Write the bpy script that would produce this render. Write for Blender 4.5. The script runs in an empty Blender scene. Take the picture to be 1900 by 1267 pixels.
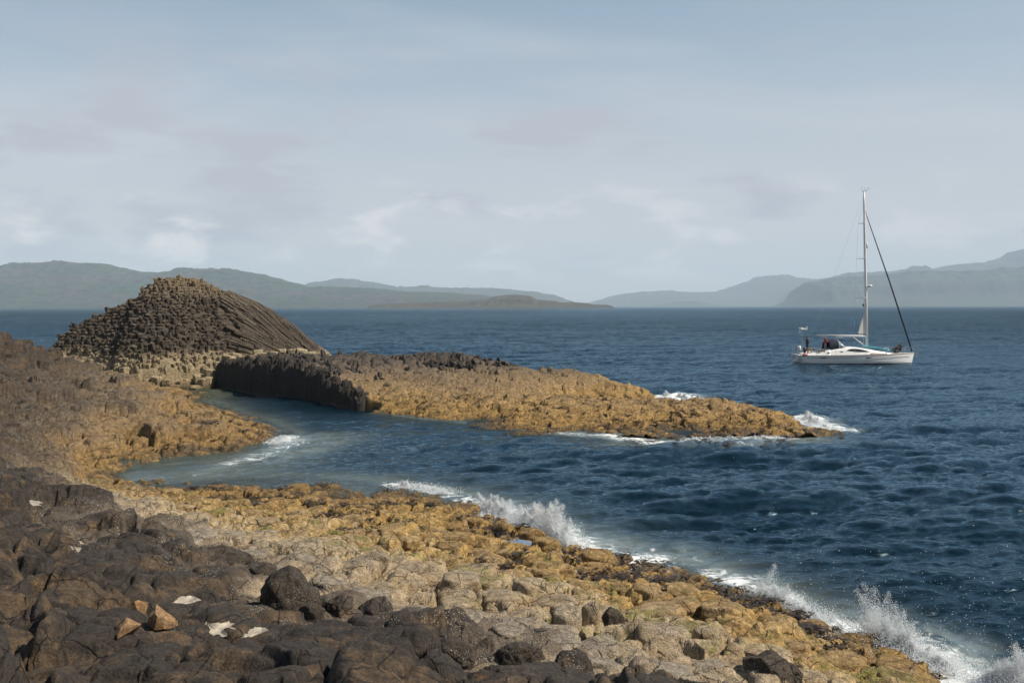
import bpy, bmesh, math, random
import numpy as np
from mathutils import Vector, Matrix, noise as mnoise

random.seed(7)
rng = np.random.default_rng(11)
SC = bpy.context.scene
COL = SC.collection
R = math.radians

# ------------------------------------------------------------------ camera
F = 35.0 / 36.0 * 1900.0            # focal length in photo pixels
CAMH = 7.0
pitch = -math.atan(65.0 / F)
roll = 0.0021
fw = Vector((0, math.cos(pitch), math.sin(pitch)))
rt = Vector((1, 0, 0))
up = Vector((0, -math.sin(pitch), math.cos(pitch)))
rt2 = rt * math.cos(roll) - up * math.sin(roll)
up2 = up * math.cos(roll) + rt * math.sin(roll)
cam = bpy.data.cameras.new("camera")
cam.lens = 35.0; cam.sensor_width = 36.0
cam.clip_start = 0.1; cam.clip_end = 90000.0
camo = bpy.data.objects.new("camera", cam)
COL.objects.link(camo)
camo.matrix_world = Matrix(((rt2.x, up2.x, -fw.x, 0), (rt2.y, up2.y, -fw.y, 0), (rt2.z, up2.z, -fw.z, CAMH), (0, 0, 0, 1)))
SC.camera = camo

# ------------------------------------------------------------------ light
SUN_EL = 47.0
SUN_AZ = 103.0                        # degrees clockwise from the view direction (+Y) towards +X
sd = Vector((math.sin(R(SUN_AZ)) * math.cos(R(SUN_EL)), math.cos(R(SUN_AZ)) * math.cos(R(SUN_EL)), math.sin(R(SUN_EL))))
sun = bpy.data.lights.new("sun", 'SUN')
sun.energy = 5.0; sun.angle = R(0.55); sun.color = (1.0, 0.91, 0.77)
suno = bpy.data.objects.new("sun", sun); COL.objects.link(suno)
suno.rotation_euler = sd.to_track_quat('Z', 'Y').to_euler()
suno.location = (60, 20, 90)

SC.view_settings.view_transform = 'Standard'
SC.view_settings.look = 'None'
SC.view_settings.exposure = 0.28
SC.view_settings.gamma = 1.0
SC.render.engine = 'CYCLES'
SC.cycles.max_bounces = 6
SC.cycles.transparent_max_bounces = 12
SC.cycles.volume_bounces = 1
SC.cycles.caustics_reflective = False
SC.cycles.caustics_refractive = False
SC.cycles.use_denoising = True


# ------------------------------------------------------------------ node helper
class NT:
    def __init__(s, tree):
        s.t = tree; tree.nodes.clear()

    def n(s, typ, ins=None, **props):
        nd = s.t.nodes.new(typ)
        for k, v in props.items():
            setattr(nd, k, v)
        for k, v in (ins or {}).items():
            sock = nd.inputs[k]
            if isinstance(v, bpy.types.NodeSocket):
                s.t.links.new(v, sock)
            else:
                sock.default_value = v
        return nd

    def math(s, op, a, b=0.0, c=None, clamp=False):
        ins = {0: a, 1: b}
        if c is not None: ins[2] = c
        return s.n('ShaderNodeMath', ins, operation=op, use_clamp=clamp).outputs[0]

    def ramp(s, fac, stops, interp='LINEAR'):
        nd = s.n('ShaderNodeValToRGB', {'Fac': fac})
        cr = nd.color_ramp; cr.interpolation = interp
        while len(cr.elements) < len(stops): cr.elements.new(0.5)
        for e, (p, c) in zip(cr.elements, stops):
            e.position = p
            e.color = (c[0], c[1], c[2], 1.0) if hasattr(c, '__len__') else (c, c, c, 1.0)
        return nd.outputs['Color']

    def noise(s, vec, scale, detail=4.0, rough=0.55, dist=0.0):
        return s.n('ShaderNodeTexNoise', {'Vector': vec, 'Scale': scale, 'Detail': detail, 'Roughness': rough, 'Distortion': dist}).outputs['Fac']

    def mix(s, fac, a, b, typ='MIX'):
        nd = s.n('ShaderNodeMix', data_type='RGBA', blend_type=typ, clamp_factor=True)
        for sock, v in ((nd.inputs[0], fac), (nd.inputs[6], a), (nd.inputs[7], b)):
            if isinstance(v, bpy.types.NodeSocket): s.t.links.new(v, sock)
            elif hasattr(v, '__len__'): sock.default_value = (v[0], v[1], v[2], 1.0)
            else: sock.default_value = v
        return nd.outputs[2]

    def smooth(s, v, a, b, lo=0.0, hi=1.0):
        return s.n('ShaderNodeMapRange', {'Value': v, 'From Min': a, 'From Max': b, 'To Min': lo, 'To Max': hi}, interpolation_type='SMOOTHSTEP').outputs[0]

    def link(s, a, b): s.t.links.new(a, b)


# ------------------------------------------------------------------ world
W = bpy.data.worlds.new("World"); SC.world = W; W.use_nodes = True
nt = NT(W.node_tree)
sky = nt.n('ShaderNodeTexSky', sky_type='NISHITA', sun_disc=False, sun_elevation=R(SUN_EL), sun_rotation=R(SUN_AZ), altitude=0.0, air_density=1.0, dust_density=2.2, ozone_density=1.2)
tc = nt.n('ShaderNodeTexCoord')
sep = nt.n('ShaderNodeSeparateXYZ', {0: tc.outputs['Generated']})
zc = nt.math('MAXIMUM', sep.outputs[2], 0.0)
den = nt.math('ADD', zc, 0.10)
cxy = nt.n('ShaderNodeCombineXYZ', {0: nt.math('DIVIDE', sep.outputs[0], den), 1: nt.math('DIVIDE', sep.outputs[1], den), 2: 0.0}).outputs[0]
# thin high veil
veil = nt.smooth(nt.noise(nt.n('ShaderNodeMapping', {'Vector': cxy, 'Location': (3.1, 7.7, 0), 'Rotation': (0, 0, R(25)), 'Scale': (0.55, 1.0, 1)}).outputs[0], 1.1, 6, 0.55, 0.6), 0.42, 0.72)
# soft cumulus bank low in the sky, denser to the left
low = nt.n('ShaderNodeMapping', {'Vector': tc.outputs['Generated'], 'Location': (0.37, 0.2, 0.15), 'Scale': (3.4, 3.4, 12.0)}).outputs[0]
cn = nt.noise(low, 1.5, 7, 0.56, 0.15)
leftw = nt.smooth(sep.outputs[0], 0.35, -0.35)
band = nt.math('MULTIPLY', nt.smooth(sep.outputs[2], 0.02, 0.07), nt.smooth(sep.outputs[2], 0.30, 0.14))
thr = nt.math('SUBTRACT', 0.540, nt.math('MULTIPLY', leftw, 0.085))
cum = nt.math('MULTIPLY', nt.smooth(nt.math('SUBTRACT', cn, thr), 0.0, 0.13), band)
# bright sunlit puffs
pn = nt.noise(nt.n('ShaderNodeMapping', {'Vector': tc.outputs['Generated'], 'Location': (1.7, 0.6, 0.4), 'Scale': (7.0, 7.0, 17.0)}).outputs[0], 1.6, 6, 0.55, 0.2)
puff = nt.math('MULTIPLY', nt.smooth(pn, 0.50, 0.66), nt.math('MULTIPLY', nt.smooth(sep.outputs[2], 0.015, 0.04), nt.smooth(sep.outputs[2], 0.15, 0.06)))
c = nt.mix(1.0, sky.outputs['Color'], (0.84, 0.95, 0.93), 'MULTIPLY')
c = nt.mix(0.35, c, (3.4, 4.25, 4.9))
c = nt.mix(nt.math('MULTIPLY', veil, 0.40), c, (5.0, 5.3, 5.7))
lowv = nt.smooth(sep.outputs[2], 0.34, 0.03)
c = nt.mix(nt.math('MULTIPLY', lowv, 0.75), c, (5.75, 5.45, 5.75))
c = nt.mix(nt.math('MULTIPLY', cum, 0.95), c, (3.9, 3.95, 4.5))
c = nt.mix(nt.math('MULTIPLY', nt.math('MULTIPLY', puff, nt.smooth(sep.outputs[0], 0.5, -0.3, 0.35, 1.0)), 0.75), c, (8.6, 7.9, 7.5))
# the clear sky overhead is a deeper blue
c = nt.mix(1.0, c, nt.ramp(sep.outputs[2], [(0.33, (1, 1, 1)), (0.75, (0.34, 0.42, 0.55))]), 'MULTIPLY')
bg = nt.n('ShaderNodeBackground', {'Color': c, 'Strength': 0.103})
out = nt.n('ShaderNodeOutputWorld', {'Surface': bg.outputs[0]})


# ------------------------------------------------------------------ geometry helpers
def P(px, py, z):
    """photo pixel -> world point on the level z"""
    d = fw + rt2 * ((px - 950.0) / F) - up2 * ((py - 633.5) / F)
    t = (z - CAMH) / d.z
    return Vector((d.x * t, d.y * t, z))


def PD(px, py, D):
    """photo pixel -> world point at ground distance y = D"""
    d = fw + rt2 * ((px - 950.0) / F) - up2 * ((py - 633.5) / F)
    t = D / d.y
    return Vector((d.x * t, D, CAMH + d.z * t))


def link(o, parent=None):
    COL.objects.link(o)
    if parent is not None: o.parent = parent
    return o


def tag(o, label=None, cat=None, group=None, kind=None):
    if label: o['label'] = label
    if cat: o['category'] = cat
    if group: o['group'] = group
    if kind: o['kind'] = kind
    return o


def empty(name, loc=(0, 0, 0), rz=0.0):
    o = bpy.data.objects.new(name, None); link(o)
    o.location = loc; o.rotation_euler = (0, 0, rz)
    return o


def fast_mesh(name, V, Fc, mat=None, parent=None, smooth=True, attrs=None, nside=4):
    """V (n,3) array, Fc (m,nside) int array"""
    me = bpy.data.meshes.new(name)
    V = np.ascontiguousarray(V, dtype=np.float32); Fc = np.ascontiguousarray(Fc, dtype=np.int32)
    me.vertices.add(len(V)); me.vertices.foreach_set('co', V.ravel())
    m = len(Fc)
    me.loops.add(m * nside); me.loops.foreach_set('vertex_index', Fc.ravel())
    me.polygons.add(m)
    me.polygons.foreach_set('loop_start', np.arange(m, dtype=np.int32) * nside)
    me.polygons.foreach_set('loop_total', np.full(m, nside, dtype=np.int32))
    me.update(calc_edges=True)
    me.polygons.foreach_set('use_smooth', np.full(m, smooth))
    for k, a in (attrs or {}).items():
        at = me.attributes.new(k, 'FLOAT', 'POINT')
        at.data.foreach_set('value', np.ascontiguousarray(a, dtype=np.float32))
    if mat: me.materials.append(mat)
    o = bpy.data.objects.new(name, me)
    return link(o, parent)


def py_mesh(name, V, Fc, mat=None, parent=None, smooth=False):
    me = bpy.data.meshes.new(name)
    me.from_pydata([tuple(v) for v in V], [], [tuple(f) for f in Fc])
    me.update()
    if smooth: me.polygons.foreach_set('use_smooth', [True] * len(me.polygons))
    if mat: me.materials.append(mat)
    return link(bpy.data.objects.new(name, me), parent)


class MB:
    """collects simple solids, links them as ONE mesh"""
    def __init__(s): s.V = []; s.F = []

    def add(s, V, Fc):
        k = len(s.V); s.V += [tuple(v) for v in V]; s.F += [tuple(i + k for i in f) for f in Fc]

    def tube(s, pts, r, n=8, cap=True):
        pts = [Vector(p) for p in pts]
        rs = r if hasattr(r, '__len__') else [r] * len(pts)
        V = []; Fc = []; prev = None
        for i, p in enumerate(pts):
            t = (pts[min(i + 1, len(pts) - 1)] - pts[max(i - 1, 0)]).normalized()
            a = prev if prev is not None else (Vector((0, 0, 1)) if abs(t.z) < 0.9 else Vector((1, 0, 0)))
            u = (a - t * a.dot(t)).normalized(); v = t.cross(u); prev = u
            for k in range(n):
                an = 2 * math.pi * k / n
                V.append(p + (u * math.cos(an) + v * math.sin(an)) * rs[i])
        for i in range(len(pts) - 1):
            for k in range(n):
                a = i * n + k; b = i * n + (k + 1) % n
                Fc.append((a, b, b + n, a + n))
        if cap:
            Fc.append(tuple(range(n))[::-1]); Fc.append(tuple((len(pts) - 1) * n + k for k in range(n)))
        s.add(V, Fc); return s

    def box(s, c, d, rot=None):
        V = [Vector((sx * d[0] / 2, sy * d[1] / 2, sz * d[2] / 2)) for sx in (-1, 1) for sy in (-1, 1) for sz in (-1, 1)]
        if rot is not None: V = [rot @ v for v in V]
        V = [v + Vector(c) for v in V]
        s.add(V, [(0, 1, 3, 2), (4, 6, 7, 5), (0, 4, 5, 1), (2, 3, 7, 6), (0, 2, 6, 4), (1, 5, 7, 3)]); return s

    def ball(s, c, r, nu=12, nv=8):
        rr = r if hasattr(r, '__len__') else (r, r, r)
        V = [Vector((c[0], c[1], c[2] - rr[2]))]
        for j in range(1, nv):
            ph = -math.pi / 2 + math.pi * j / nv
            for i in range(nu):
                th = 2 * math.pi * i / nu
                V.append(Vector((c[0] + rr[0] * math.cos(ph) * math.cos(th), c[1] + rr[1] * math.cos(ph) * math.sin(th), c[2] + rr[2] * math.sin(ph))))
        V.append(Vector((c[0], c[1], c[2] + rr[2]))); Fc = []
        for i in range(nu):
            Fc.append((0, 1 + (i + 1) % nu, 1 + i))
            for j in range(nv - 2):
                a = 1 + j * nu + i; b = 1 + j * nu + (i + 1) % nu
                Fc.append((a, b, b + nu, a + nu))
            k = 1 + (nv - 2) * nu
            Fc.append((k + i, k + (i + 1) % nu, len(V) - 1))
        s.add(V, Fc); return s

    def build(s, name, mat=None, parent=None, smooth=False, bevel=0.0):
        o = py_mesh(name, s.V, s.F, mat, parent, smooth)
        bm = bmesh.new(); bm.from_mesh(o.data); bmesh.ops.recalc_face_normals(bm, faces=bm.faces)
        if bevel:
            bmesh.ops.bevel(bm, geom=[e for e in bm.edges if e.is_manifold and e.calc_face_angle(0) > 0.6], offset=bevel, segments=2, affect='EDGES', profile=0.5)
        bm.to_mesh(o.data); bm.free()
        return o


# ------------------------------------------------------------------ numpy noise
def _h(ix, iy, seed):
    h = (ix.astype(np.int64) * 374761393 + iy.astype(np.int64) * 668265263 + seed * 974634777) & 0x7fffffff
    h = ((h ^ (h >> 13)) * 1274126177) & 0x7fffffff
    return ((h ^ (h >> 16)) & 0xffffff) / float(0xffffff)


def perlin(x, y, seed=0):
    xi = np.floor(x); yi = np.floor(y); xf = x - xi; yf = y - yi
    xi = xi.astype(np.int64); yi = yi.astype(np.int64)
    u = xf * xf * xf * (xf * (xf * 6 - 15) + 10); v = yf * yf * yf * (yf * (yf * 6 - 15) + 10)

    def g(dx, dy):
        a = _h(xi + dx, yi + dy, seed) * (2 * math.pi)
        return np.cos(a) * (xf - dx) + np.sin(a) * (yf - dy)
    a = g(0, 0); b = g(1, 0); c = g(0, 1); d = g(1, 1)
    return (a + (b - a) * u) + ((c + (d - c) * u) - (a + (b - a) * u)) * v


def fbm(x, y, octs=4, gain=0.5, seed=0, ridged=False):
    s = np.zeros_like(x); a = 1.0; f = 1.0
    for o in range(octs):
        n = perlin(x * f + 17.3 * o, y * f - 9.1 * o, seed + o)
        s += a * ((1 - np.abs(n) * 2.2) if ridged else n)
        a *= gain; f *= 2.03
    return s


def worley(x, y, cell, seed, jit=0.85, ay=1.0, two=False):
    """returns half of F2-F1 (metres to the joint), cell centre x,y and a random id in 0..1; with two=True also those of the second cell"""
    gx = x / cell; gy = y / (cell * ay)
    ix = np.floor(gx).astype(np.int64); iy = np.floor(gy).astype(np.int64)
    d1 = np.full(x.shape, 1e9); d2 = np.full(x.shape, 1e9)
    A = [np.zeros_like(x) for _ in range(3)]; B = [np.zeros_like(x) for _ in range(3)]
    for dx in (-1, 0, 1):
        for dy in (-1, 0, 1):
            jx = ix + dx; jy = iy + dy
            px = jx + 0.5 + (_h(jx, jy, seed) - 0.5) * jit + 0.5 * (jy & 1) - 0.25
            py = jy + 0.5 + (_h(jx, jy, seed + 5) - 0.5) * jit
            d = np.hypot(gx - px, (gy - py) * ay)
            n1 = d < d1; n2 = (~n1) & (d < d2)
            new = (px * cell, py * cell * ay, _h(jx, jy, seed + 9))
            for i in range(3):
                if two: B[i] = np.where(n1, A[i], np.where(n2, new[i], B[i]))
                A[i] = np.where(n1, new[i], A[i])
            d2 = np.where(n1, d1, np.minimum(d2, d)); d1 = np.where(n1, d, d1)
    e = (d2 - d1) * cell * 0.5
    return (e, *A, *B) if two else (e, *A)


def sstep(a, b, v):
    t = np.clip((v - a) / (b - a), 0, 1)
    return t * t * (3 - 2 * t)


class TPS:
    def __init__(s, pts, lam=0.02):
        p = np.array([(q[0], q[1]) for q in pts], float) / 20.0; z = np.array([q[2] for q in pts], float)
        n = len(p); s.p = p
        d2 = ((p[:, None] - p[None]) ** 2).sum(-1)
        K = 0.5 * d2 * np.log(d2 + 1e-12) + lam * np.eye(n)
        A = np.zeros((n + 3, n + 3)); A[:n, :n] = K; A[:n, n] = 1; A[:n, n + 1:] = p; A[n, :n] = 1; A[n + 1:, :n] = p.T
        w = np.linalg.solve(A, np.concatenate([z, np.zeros(3)])); s.w = w[:n]; s.a = w[n:]

    def __call__(s, x, y):
        sh = np.shape(x); X = np.ravel(x) / 20.0; Y = np.ravel(y) / 20.0
        o = s.a[0] + s.a[1] * X + s.a[2] * Y
        for (px, py), w in zip(s.p, s.w):
            d2 = (X - px) ** 2 + (Y - py) ** 2
            o += w * 0.5 * d2 * np.log(d2 + 1e-12)
        return o.reshape(sh)


def grid_faces(nr, nc, keep=None):
    i = np.arange(nr - 1)[:, None] * nc + np.arange(nc - 1)[None]
    Fc = np.stack([i, i + 1, i + nc + 1, i + nc], -1).reshape(-1, 4)
    if keep is not None:
        Fc = Fc[keep.ravel()[Fc].any(1)]
    return Fc


def compact(V, Fc, attrs=None):
    used = np.zeros(len(V), bool); used[Fc.ravel()] = True
    idx = np.cumsum(used) - 1
    return V[used], idx[Fc], {k: a[used] for k, a in (attrs or {}).items()}


# ------------------------------------------------------------------ landform control points (photo pixel, level)
SHORE_PX = [
    # waterline
    (2300, 1500, 0), (1785, 1267, 0), (1690, 1215, 0), (1600, 1180, 0), (1540, 1160, 0), (1470, 1138, 0), (1420, 1113, 0), (1340, 1072, 0), (1200, 1048, 0),
    (1100, 1030, 0), (1030, 1010, 0), (960, 972, 0), (900, 945, 0), (840, 918, 0), (740, 903, 0), (570, 893, 0), (400, 900, 0), (230, 900, 0), (165, 887, 0),
    (300, 880, 0), (380, 867, 0), (450, 850, 0), (510, 825, 0), (545, 803, 0), (490, 785, 0), (430, 765, 0), (370, 742, 0), (340, 724, 0),
    # headland
    (320, 714, .6), (250, 703, .95), (200, 694, 1.2), (150, 683, 1.6), (100, 669, 2.1), (50, 654, 2.8), (0, 643, 3.3), (-250, 618, 4.2),
    (0, 672, 3.1), (60, 686, 2.5), (110, 705, 2.0), (100, 760, 1.85), (0, 710, 2.9), (0, 780, 2.6), (200, 720, 1.7), (300, 780, 1.0), (400, 810, .55), (200, 830, .9), (100, 850, 1.4), (0, 840, 2.2), (400, 765, .45), (300, 740, 1.1),
    (-200, 720, 4.2), (-200, 800, 3.6),
    # dark bank and gully
    (60, 880, 2.35), (150, 908, 2.25), (280, 978, 2.1), (215, 895, .7), (320, 950, 1.0), (420, 1052, 2.0), (560, 1090, 2.0), (700, 1115, 1.95), (830, 1155, 1.95), (1000, 1205, 1.95),
    (1150, 1248, 1.95), (1400, 1240, 1.45), (1600, 1267, 1.15),
    # pale zone, shelf
    (450, 1000, 1.4), (700, 1050, 1.45), (900, 1110, 1.45), (1100, 1160, 1.45), (1300, 1185, 1.35),
    (400, 930, .75), (600, 955, .85), (800, 985, .9), (1000, 1060, .9), (1200, 1110, .9), (1400, 1155, .85), (1550, 1200, .75), (1660, 1240, .7),
    (500, 908, .35), (700, 920, .4), (880, 958, .4), (1100, 1052, .5), (1300, 1085, .45), (970, 1000, .35),
    # upper rocks
    (0, 1267, 4.2), (300, 1267, 3.9), (600, 1267, 3.5), (900, 1267, 2.9), (1100, 1267, 2.4), (0, 1100, 3.6), (0, 1000, 3.1), (0, 930, 2.75), (200, 1100, 3.2), (350, 1150, 3.2), (600, 1200, 2.8),
    (-400, 1000, 4.1), (-400, 850, 4.2), (-400, 1267, 5.0),
    # sea bed
    (1300, 1000, -1.8), (1000, 930, -1.6), (700, 860, -1.6), (400, 884, -.62), (300, 889, -.55), (235, 891, -.40), (500, 870, -.75), (610, 820, -.8), (600, 870, -1.1), (640, 760, -2.2), (450, 738, -1.3), (380, 726, -.8),
    (1600, 1120, -1.6), (1850, 1200, -2), (1900, 1000, -3.5), (1400, 850, -4), (900, 830, -3),
]
pts = [tuple(P(*q)) for q in SHORE_PX]
pts += [(0, 0, 5.3), (-5, 0, 5.7), (5, 1, 3.6), (9, 3, 1.6), (12, 6, .5), (18, 5, -2.5), (-12, 2, 6.2), (-20, 10, 5.6)]
for q in [(320, 714, .6), (250, 703, .95), (200, 694, 1.2), (150, 683, 1.6), (100, 669, 2.1), (50, 654, 2.8), (0, 643, 3.3), (-250, 618, 4.2)]:
    p = P(*q); k = (p.y + 9) / p.y
    pts.append((p.x * k, p.y * k, -1.5))
shore_base = TPS(pts)

# pools and white crusts: (px, py, level guess, radius, kind)
HOLLOWS = [
    (793, 1188, 2.1, .40, 'pool'), (352, 1072, 2.3, .40, 'pool'), (489, 980, 1.1, .55, 'pool'), (950, 1003, .5, .9, 'pool'),
    (42, 930, 2.75, .34, 'salt'), (130, 985, 2.8, .22, 'salt'), (195, 1043, 2.9, .24, 'salt'), (228, 1056, 2.85, .27, 'salt'), (400, 1152, 3.05, .22, 'salt'), (478, 1166, 3.0, .22, 'salt'), (525, 1192, 3.0, .40, 'salt'),
    (112, 1027, 3.0, .25, 'salt'), (560, 1183, 2.8, .36, 'salt'), (345, 1112, 2.9, .22, 'salt'),
]
HW = []
for (px, py, z, r, k) in HOLLOWS:
    p = P(px, py, z); zz = float(shore_base(np.array([p.x]), np.array([p.y]))[0])
    p = P(px, py, zz); zz = float(shore_base(np.array([p.x]), np.array([p.y]))[0])
    p = P(px, py, zz)
    HW.append((p.x, p.y, zz, r, k))


def shore_h(x, y, detail=True):
    b = shore_base(x, y)
    if not detail: return b
    wx = x + 0.30 * perlin(x * 0.8, y * 0.8, 3) + 0.03 * perlin(x * 3.1, y * 3.1, 4)
    wy = y + 0.30 * perlin(x * 0.8 + 31, y * 0.8, 5) + 0.03 * perlin(x * 3.1 + 11, y * 3.1, 6)
    far = sstep(30, 42, y - 0.25 * (x + 5))                        # the headland: blockier steps
    dark = sstep(1.6, 2.3, b) * (1 - far)

    def centre_level(cx, cy):
        key = np.round(cx * 40).astype(np.int64) * 1000003 + np.round(cy * 40).astype(np.int64)
        _, ui, inv = np.unique(key.ravel(), return_index=True, return_inverse=True)
        return shore_base(cx.ravel()[ui], cy.ravel()[ui])[inv].reshape(x.shape)

    def tops(cell, seed, amp, tilt, crack, cw, flat, bw, ay=1.0):
        e, ax_, ay_, ar, bx_, by_, br = worley(wx, wy, cell, seed, 0.95, ay, True)

        def lev(cx, cy, rid):
            q = (rid * 7.31) % 1.0; ta = rid * 40.0
            return (centre_level(cx, cy) - b) * flat + (rid - 0.5) * amp + ((x - cx) * np.cos(ta) + (y - cy) * np.sin(ta)) * tilt * (0.4 + q)
        w = 0.5 + 0.5 * sstep(0, bw, e)
        h = lev(ax_, ay_, ar) * w + lev(bx_, by_, br) * (1 - w)
        q = (((ar + br) * 7.31) % 1.0); q2 = (((ar + br) * 13.7) % 1.0)
        h -= crack * (0.25 + 1.3 * q * q2) * np.exp(-e / (cw * (0.6 + q)))
        h -= 0.06 * q2 * np.clip(1 - e / (0.20 * cell), 0, 1) ** 2
        return h
    # the headland steps down in ledges about 0.6 m high, broken along the joints
    e5, ax5, ay5, ar5, bx5, by5, br5 = worley(wx, wy, 1.5, 25, 0.95, 1.25, True)
    LQ = 0.62

    def ledge(cx, cy, rid):
        tq = (centre_level(cx, cy) + (rid - 0.5) * 0.75) / LQ; fq = tq - np.floor(tq)
        return (np.floor(tq) + sstep(0.42, 0.58, fq)) * LQ + (rid * 7.7 % 1.0 - 0.5) * 0.16
    w5 = 0.5 + 0.5 * sstep(0, 0.06, e5)
    hf_ = (ledge(ax5, ay5, ar5) * w5 + ledge(bx5, by5, br5) * (1 - w5) - b - 0.10) * sstep(0.15, 0.6, b) - 0.08 - 0.34 * np.exp(-e5 / 0.07) * (ar5 * 3.7 % 1.0)
    hf_ += tops(0.72, 26, 0.26, 0.03, 0.22, 0.055, 0.0, 0.04, 1.25)
    mx = sstep(-0.12, 0.12, fbm(x * 0.35, y * 0.35, 2, 0.5, 222))
    hs_ = tops(0.62, 21, 0.17, 0.10, 0.42, 0.055, 0.95, 0.05) * mx + tops(1.05, 32, 0.26, 0.08, 0.55, 0.070, 0.95, 0.06) * (1 - mx)
    hd_ = tops(1.7, 23, 0.40, 0.17, 0.30, 0.032, 0.7, 0.07) + tops(0.62, 29, 0.10, 0.16, 0.06, 0.018, 0.0, 0.04)
    e2, _, _, ra, _, _, rbb = worley(wx + 0.3 * perlin(x * .5, y * .5, 8), wy, 2.3, 33, 0.9, 1.0, True)
    h = b + hs_ * (1 - dark) * (1 - far) + hd_ * dark + hf_ * far
    w2 = 0.5 + 0.5 * sstep(0, 0.16, e2)
    h += (ra * w2 + rbb * (1 - w2) - 0.5) * (0.12 + 0.22 * dark + 0.10 * far)
    h -= 0.14 * np.exp(-e2 / 0.05) * (1 - far)
    # facets, sharpest on the dark rock
    ef, fx, fy, fr, gx_, gy_, gr = worley(wx + 0.1 * perlin(x * 2, y * 2, 12), wy, 0.42, 55, 1.0, 1.0, True)
    w3 = 0.5 + 0.5 * sstep(0, 0.035, ef)
    pl = lambda cx, cy, r_: (x - cx) * np.cos(r_ * 57) + (y - cy) * np.sin(r_ * 57)
    h += ((pl(fx, fy, fr) * w3 + pl(gx_, gy_, gr) * (1 - w3)) * 0.13 - 0.030 * np.exp(-ef / 0.012)) * (1 - 0.55 * dark) * (1 - 0.85 * far)
    h += 0.12 * fbm(x * 0.8, y * 0.8, 3, 0.5, 40) * 0.6 * (1 - 0.6 * far)
    h += 0.034 * fbm(x * 4.0, y * 4.0, 5, 0.62, 50) * (1 - 0.55 * dark)
    h += 0.05 * fbm(x * 1.7, y * 1.7, 3, 0.5, 44, True) * 0.4 * (1 - dark)
    for (px, py, pz, r, k) in HW:
        d2 = ((x - px) ** 2 + (y - py) ** 2) / (r * r)
        m = d2 < 9
        if m.any():
            g = np.exp(-d2 * 1.6)
            h = h + g * (pz - 0.09 - h) * 0.72
    return h


# reef
WALL0 = P(405, 720, 0); WALL1 = P(700, 763, 0)
REEF_PX = [
    (695, 764, 0), (760, 772, 0), (840, 779, 0), (900, 787, 0), (970, 795, 0), (1040, 800, 0), (1120, 806, 0), (1180, 814, 0), (1235, 823, 0), (1270, 810, 0), (1330, 803, 0), (1430, 806, 0), (1508, 797, 0),
    (430, 677, 1.95), (480, 677, 2.25), (553, 683, 2.3), (610, 697, 1.95), (660, 717, 1.25),
    (520, 660, 2.8), (560, 653, 3.1), (600, 655, 3.0), (650, 663, 2.55), (700, 672, 2.2), (760, 680, 1.9), (800, 664, 2.7), (830, 658, 2.9), (900, 667, 2.7), (950, 678, 2.3), (1050, 690, 1.9), (1100, 694, 1.7), (1150, 708, 1.3), (1220, 735, .5), (1250, 745, -.05),
    (1060, 749, .05), (1100, 750, -.14), (1180, 752, -.16), (1230, 750, -.2), (1300, 748, .75), (1400, 757, .65), (1460, 765, .5), (1490, 778, .25),
    (800, 740, 1.0), (900, 740, 1.0), (1000, 735, .85), (1000, 770, .5), (1150, 780, .4), (1200, 762, .75), (1300, 785, .25), (1400, 785, .35), (1310, 797, .05), (720, 700, 1.75), (750, 735, .95), (700, 748, .5), (850, 700, 1.7), (950, 710, 1.5),
    (1150, 725, .9), (1200, 815, .25),
    (1100, 840, -1), (900, 815, -1), (760, 795, -1), (1300, 835, -1), (1500, 830, -1.5), (1538, 790, -.9), (1528, 803, -.9), (1560, 795, -1.5), (1640, 790, -3),
]
rp = [tuple(P(*q)) for q in REEF_PX]
for q in [(700, 672, 2.2), (830, 658, 2.9), (900, 667, 2.7), (950, 678, 2.3), (1050, 690, 1.9), (1150, 708, 1.3), (1220, 735, .5), (1300, 748, .75), (1400, 757, .65), (1460, 765, .5)]:
    p = P(*q); k = (p.y + 7) / p.y; rp.append((p.x * k, p.y * k, -1.2))
rp += [(-23, 92, 2.0), (-17, 91, 1.5), (-12, 97, -1.0)]
reef_tps = TPS(rp)
NOTCH = [P(a, b, 0) for a, b in ((1070, 749), (1150, 749), (1240, 744), (1290, 740))]


def reef_base(x, y):
    d = np.full(np.shape(x), 1e9)
    for a, b in zip(NOTCH[:-1], NOTCH[1:]):
        vx, vy = b.x - a.x, b.y - a.y
        t = np.clip(((x - a.x) * vx + (y - a.y) * vy) / (vx * vx + vy * vy), 0, 1)
        d = np.minimum(d, np.hypot(x - a.x - t * vx, y - a.y - t * vy))
    return reef_tps(x, y) - 0.95 * np.exp(-(d / 1.25) ** 2)


wd = (WALL1 - WALL0); wl = wd.length; wd = wd / wl
wn = Vector((wd.y, -wd.x, 0))              # towards the camera side
if wn.y > 0: wn = -wn


def wall_dist(x, y):
    return (x - WALL0.x) * wn.x + (y - WALL0.y) * wn.y, (x - WALL0.x) * wd.x + (y - WALL0.y) * wd.y


def reef_cut(x, y, h):
    d, s = wall_dist(x, y)
    d = d + 0.35 * perlin(x * 0.6, y * 0.6, 77)
    inwall = sstep(wl + 0.6, wl - 1.0, s)
    f = sstep(-0.35, 0.05, d) * inwall
    return h * (1 - f) + (-2.2) * f


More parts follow.
